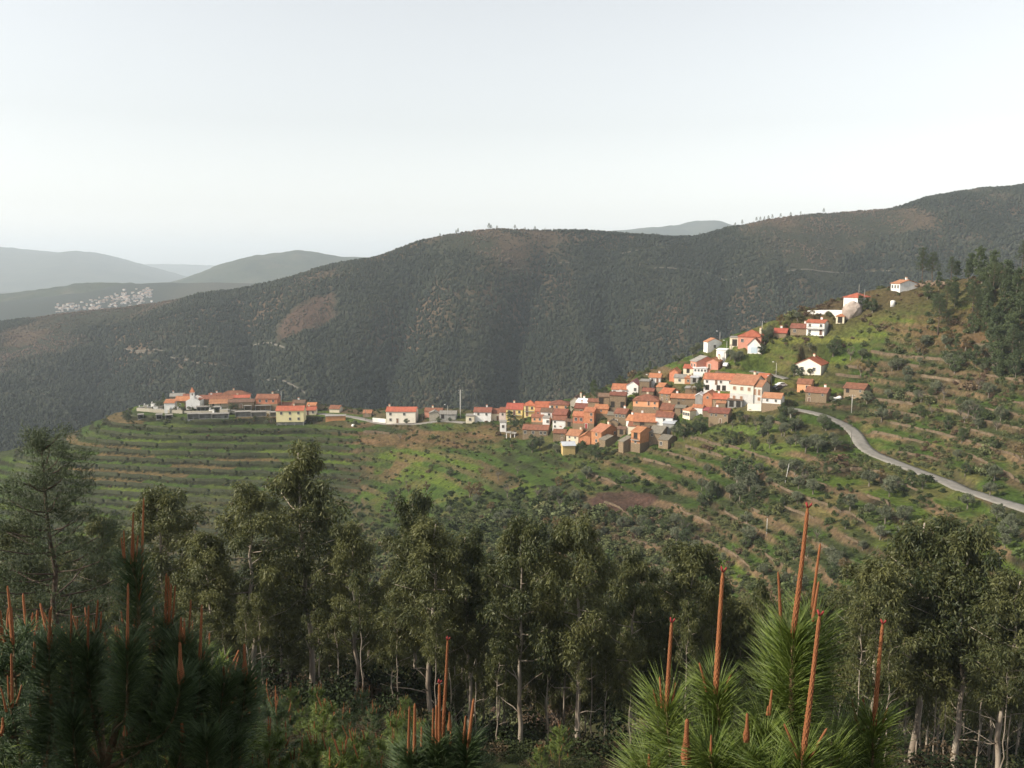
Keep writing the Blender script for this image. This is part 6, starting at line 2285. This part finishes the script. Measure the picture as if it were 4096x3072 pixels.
def young_pine(label, Y, zoom, stems, shoots, foot, mat, nl, nw, per, blen, dark=False):
    """near pine: trunk, branches to each whorl, needles round the branch ends, orange shoots"""
    U = lambda px, py, dy=0.0: np.array(unproj(zoom[0] + px * zoom[2], zoom[1] + py * zoom[2], Y + dy))
    fx = U(*foot)
    zg = float(land([fx[0]], [fx[1]])[0])
    base = np.array([fx[0], fx[1], zg])
    r = empty('young_pine', tuple(base))
    tag(r, label, 'pine tree', 'young pines with orange shoots')
    loc = lambda p: tuple(np.asarray(p) - base)
    main = [U(*q) for q in stems[0]]
    tr = [base + np.array([0, 0, -.3])] + main[::-1] if False else [base + np.array([0, 0, -.3])] + main
    S = spline(tr, 24)
    rad = np.linspace(.055, .010, 24)
    MB().tube([loc(p) for p in S], list(rad), 8).build('trunk', M_TWIG, r, True)
    brush(r, [loc(p) for p in tr], blen * 1.4, int(per * 1.5), nl, nw, mat)
    for st in stems[1:]:
        q = [U(*w) for w in st]
        low = S[np.argmin(np.abs(S[:, 2] - (q[0][2] - .35)))] if S[:, 2].min() < q[0][2] - .35 else S[4]
        pts = [low] + q
        P = spline(pts, 12)
        br = MB().tube([loc(p) for p in P], list(np.linspace(.020, .007, 12)), 6).build('branch', M_TWIG, r, True)
        brush(r, [loc(p) for p in pts], blen * rng.uniform(.8, 1.15), int(per * rng.uniform(.8, 1.2)), nl * rng.uniform(.9, 1.1), nw, mat)
    for sh in shoots:
        a, b, rp, kd, bd = sh
        pa, pb = U(*a), U(*b)
        shoot(r, loc(pa), loc(pb), rp, kd, bd)
    return r


ZR = (625.0, 475.0, .7215 / 4)      # zoomed crops of the photograph the points were read from
ZL = (0.0, 475.0, .7233 / 4)
ZC = (300.0, 475.0, .7233 / 4)
young_pine('bright green young pine with the tallest orange candles, lower right', 4.2, ZR,
    [[(920, 1800), (918, 1400), (928, 1050), (932, 890)],
     [(300, 1800), (250, 1520), (232, 1290)], [(620, 1760), (545, 1500), (505, 1190)], [(960, 1800, -.25), (980, 1700, -.3), (985, 1560, -.3)],
     [(1360, 1800, .1), (1372, 1560, .1), (1380, 1370, .1)], [(830, 1500, .1), (860, 1150, .1), (880, 960, .1)], [(1000, 1250, .12), (1040, 1000, .12), (1050, 850, .12)],
     [(420, 1800, .2), (400, 1500, .25)], [(700, 1800, -.2), (690, 1560, -.2)], [(800, 1760, -.1), (780, 1430, -.1)], [(1160, 1800, -.1), (1130, 1520, -.1)], [(1260, 1800, .2), (1260, 1480, .2)], [(560, 1820, -.15), (470, 1560, -.2)], [(860, 1850, -.3), (800, 1640, -.3)], [(150, 1850, 0), (130, 1620, 0)]],
    [((930, 900), (1020, 172), .0185, 1, True), ((866, 860, .05), (852, 535, .05), .0115, 0, False), ((1032, 770, .1), (1080, 378, .1), .0115, 0, False), ((1040, 810, -.05), (1072, 588, -.05), .0105, 0, False),
     ((985, 1575, -.3), (1085, 768, -.3), .0185, 1, True), ((960, 1570, -.3), (885, 1378, -.3), .010, 0, False), ((1020, 1580, -.3), (1117, 1402, -.3), .010, 0, False),
     ((230, 1305), (255, 812), .0165, 0, True), ((205, 1290), (192, 1118), .0085, 2, False), ((262, 1270), (280, 1150), .0085, 2, False), ((180, 1280), (156, 1190), .007, 2, False),
     ((502, 1210), (538, 530), .0185, 0, True), ((455, 1200), (412, 1040), .010, 2, False), ((552, 1210), (594, 1078), .010, 2, False),
     ((1380, 1385, .1), (1424, 820, .1), .0165, 0, True), ((1420, 1400, .1), (1456, 1290, .1), .009, 2, False), ((1300, 1420, .2), (1255, 1238, .2), .011, 2, False), ((1330, 1420, .2), (1320, 1240, .2), .011, 2, False),
     ((337, 1600, -.2), (341, 1350, -.2), .020, 3, False), ((672, 1480, -.2), (680, 1320, -.2), .013, 3, False), ((476, 1560, -.2), (478, 1440, -.2), .009, 2, False), ((135, 1640), (133, 1545), .012, 2, False), ((800, 1330, -.1), (815, 1190, -.1), .010, 2, False), ((790, 1330, -.1), (795, 1280, -.1), .010, 2, False), ((298, 1640), (296, 1560), .009, 2, False)],
    (930, 2300), M_NEEDLE, .26, .0017, 850, .62)
young_pine('big dark young pine in shade with many orange candles, lower left', 6.4, ZL,
    [[(560, 1800), (640, 1400), (740, 1000), (768, 800), (765, 690), (735, 500)],
     [(300, 1500), (270, 1150), (275, 950)], [(420, 1400), (395, 1100), (395, 910)], [(520, 1350), (490, 1150), (486, 970)], [(560, 1300, .3), (540, 1050, .3), (530, 880, .3)],
     [(700, 1300, -.3), (705, 1100, -.3), (705, 950, -.3)], [(860, 1250, .2), (905, 1000, .2), (915, 840, .2)], [(940, 1300), (990, 1100), (1000, 930)], [(1000, 1350, .2), (1040, 1100, .2), (1040, 950, .2)],
     [(1060, 1400), (1105, 1180), (1105, 1040)], [(930, 1400, -.3), (985, 1250, -.3), (998, 1140, -.3)], [(1280, 1500, .1), (1350, 1250, .1), (1354, 1120, .1)], [(960, 1650, -.3), (1000, 1550, -.3), (1010, 1460, -.3)], [(260, 1600), (280, 1400), (285, 1300)],
     [(820, 1450, -.2), (840, 1250, -.2)], [(1180, 1600, 0), (1220, 1300, 0), (1240, 1150, 0)], [(420, 1600, -.2), (400, 1350, -.2)], [(1150, 1700, -.3), (1140, 1450, -.3)], [(1250, 1750, -.1), (1290, 1480, -.1)]],
    [((784, 560, .1), (793, 125, .1), .013, 0, False), ((727, 490), (736, 206), .0125, 0, False), ((690, 490), (683, 305), .010, 0, False), ((684, 470), (671, 345), .009, 0, False), ((738, 480), (738, 322), .0105, 2, False), ((752, 480), (762, 332), .0095, 0, False),
     ((768, 690), (786, 545), .0125, 0, False), ((705, 960, -.3), (706, 598, -.3), .015, 0, False), ((275, 960), (278, 742), .017, 3, False), ((395, 925), (392, 708), .0115, 0, False), ((485, 980), (488, 718), .0135, 0, False), ((528, 885, .3), (540, 688, .3), .0135, 0, False), ((556, 870, .3), (560, 755, .3), .010, 2, False),
     ((428, 870, .4), (428, 785, .4), .011, 2, False), ((450, 860, .4), (452, 790, .4), .011, 2, False), ((470, 850, .4), (474, 770, .4), .010, 2, False),
     ((914, 845, .2), (918, 543, .2), .016, 0, False), ((934, 845, .2), (930, 560, .2), .013, 0, False), ((955, 820, .2), (968, 610, .2), .011, 0, False), ((940, 830, .3), (945, 600, .3), .011, 0, False),
     ((1000, 935), (1003, 785), .016, 3, False), ((1020, 930), (1018, 790), .010, 2, False), ((1040, 960, .2), (1054, 688, .2), .014, 0, False), ((1105, 1050), (1114, 716), .017, 0, False), ((1122, 1040), (1132, 970), .010, 2, False), ((1000, 1155, -.3), (998, 925, -.3), .021, 3, False),
     ((1354, 1130, .1), (1353, 933, .1), .019, 3, False), ((1235, 1150, .1), (1240, 1060, .1), .019, 3, False), ((1010, 1475, -.3), (1008, 1365, -.3), .021, 3, False), ((285, 1310), (285, 1205), .020, 3, False), ((655, 940, .2), (648, 870, .2), .010, 2, False), ((692, 1440, -.4), (692, 1385, -.4), .014, 3, False), ((745, 930, -.2), (755, 870, -.2), .010, 2, False)],
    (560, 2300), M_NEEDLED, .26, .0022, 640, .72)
young_pine('small young pine with a cluster of orange candles, bottom centre', 5.2, ZC,
    [[(800, 1850), (790, 1620), (780, 1490)], [(640, 1850), (620, 1680), (605, 1560)], [(680, 1850), (640, 1700), (634, 1560)], [(900, 1800), (920, 1600), (930, 1480)], [(750, 1850), (745, 1640), (752, 1500)], [(850, 1900), (870, 1700)], [(960, 1850), (1000, 1680)], [(700, 1900), (690, 1720)]],
    [((788, 1450), (824, 905), .0155, 1, True), ((770, 1500), (768, 1148), .0165, 0, True), ((598, 1590), (603, 1278), .0125, 0, False), ((634, 1580), (632, 1262), .0165, 0, False), ((735, 1480), (734, 1288), .010, 0, False), ((754, 1510), (752, 1270), .015, 0, False), ((826, 1410), (828, 1308), .012, 3, False), ((832, 1500), (835, 1400), .010, 2, False), ((930, 1500), (958, 1235), .0165, 0, False), ((905, 1480), (914, 1330), .012, 0, False), ((672, 1500), (672, 1390), .010, 2, False)],
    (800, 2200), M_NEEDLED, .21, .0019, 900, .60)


# small pines further down the clearing
def sapling(seed_, H):
    q = np.random.default_rng(seed_)
    r = empty('pine_sapling', (0, 0, -500))
    pts, rad = grow(seed_, H, .035, .03, 7)
    MB().tube(pts, rad, 6).build('trunk', M_TWIG, r, True)
    P, D = [], []

    def add(c0, c1, n):
        t = q.random(n)
        pp = c0 + (c1 - c0) * t[:, None]
        tn = (c1 - c0) / np.linalg.norm(c1 - c0)
        rd = unitv(np.cross(np.repeat(tn[None], n, 0), q.normal(size=(n, 3))))
        al = np.radians(q.uniform(25, 70, n))
        P.append(pp)
        D.append(unitv(tn * np.cos(al)[:, None] + rd * np.sin(al)[:, None]))
    add(np.array(pts[2]), np.array(pts[-1]), 420)
    ends = [(np.array(pts[-1]), 1.0)]
    for w in range(4):
        for j in range(5):
            a = j * 1.257 + w * .6 + q.uniform(-.3, .3)
            b0 = at_t(pts, .25 + .2 * w)
            Lm = H * (.42 - .08 * w) * q.uniform(.7, 1.1)
            e = b0 + np.array([math.cos(a) * Lm * .8, math.sin(a) * Lm * .8, Lm * .65])
            MB().tube([b0, (b0 + e) / 2 + np.array([0, 0, -.05]), e], [.015, .012, .007], 5).build('branch', M_TWIG, r, True)
            add(b0 + (e - b0) * .3, e, 150)
            ends.append((e, .6))
    P, D = np.concatenate(P), np.concatenate(D)
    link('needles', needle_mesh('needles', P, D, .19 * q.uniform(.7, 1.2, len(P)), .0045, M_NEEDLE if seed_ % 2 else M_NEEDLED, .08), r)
    for c, s_ in ends:
        if s_ < 1 and q.random() < .45:
            continue
        k = 2 if s_ < 1 else 4
        for j in range(k):
            Ls = s_ * q.uniform(.22, .58) * (1 if j == 0 else .6)
            off = q.normal(size=3) * .04 * np.array([1, 1, 0])
            shoot(r, c + off - np.array([0, 0, .05]), c + off * 2.2 + np.array([0, 0, Ls]), .020 if j == 0 else .014, int(q.integers(0, 3)))
            if s_ < 1 and q.random() < .6:
                break
    return r


SAPL = [sapling(501 + k, 2.4) for k in range(3)]
first = set()
LAB = 'pine sapling with orange candles in the clearing below the viewpoint'
spots = [(-8, 640, 12), (14, 640, 11), (34, 600 + 35, 13), (62, 640, 15), (85, 640, 14), (118, 640, 14), (160, 650, 14), (190, 655, 13), (215, 668, 16)]
spots += [(232, 705, 17), (255, 690, 24), (278, 705, 20), (300, 712, 26), (322, 705, 22), (345, 712, 24), (372, 708, 26), (398, 716, 22), (268, 735, 15), (312, 742, 15), (352, 738, 16), (392, 742, 17), (420, 722, 26), (540, 748, 30), (560, 728, 34), (340, 752, 13), (290, 690, 34), (318, 688, 36), (362, 692, 36), (405, 698, 38), (250, 680, 30), (20, 700, 9), (48, 720, 9)]
for u, v, Y in spots:
    x, y, zt = unproj(u, v, Y)
    zg = float(land([x], [y])[0])
    h = max(zt - zg, 1.0)
    k = int(rng.integers(3))
    sc = min(h / 2.4, 1.9)
    if k not in first:
        first.add(k)
        o = SAPL[k]
        o.location = (x, y, zg)
        o.scale = (sc, sc, sc)
    else:
        o = copy_tree(SAPL[k], (x, y, zg), rng.uniform(0, 6.28), sc)
    tag(o, LAB, 'pine tree', 'pine saplings in the clearing')

# prototypes that were never set out are taken away again
for o in [o for o in COL.objects if o.parent is None and o.type == 'EMPTY' and o.location.z == -500]:
    for c in list(o.children_recursive):
        bpy.data.objects.remove(c)
    bpy.data.objects.remove(o)
# ------------------------------------------------------------------ the hazy air
def build_haze():
    m = bpy.data.materials.new('hazy_air')
    m.use_nodes = True
    n, l = m.node_tree.nodes, m.node_tree.links
    n.clear()
    out = n.new('ShaderNodeOutputMaterial')
    v = n.new('ShaderNodeVolumePrincipled')
    v.inputs['Color'].default_value = (.82, .91, 1, 1)
    v.inputs['Density'].default_value = HAZE_D
    v.inputs['Anisotropy'].default_value = 0.1
    l.new(v.outputs[0], out.inputs['Volume'])
    b = MB().box(-12000, 12000, -60, 16500, -330, 375)
    o = b.build('haze', m)
    tag(o, 'thin bluish haze filling the valley air', None, None, 'stuff')


HAZE_D = 1.15e-4
build_haze()
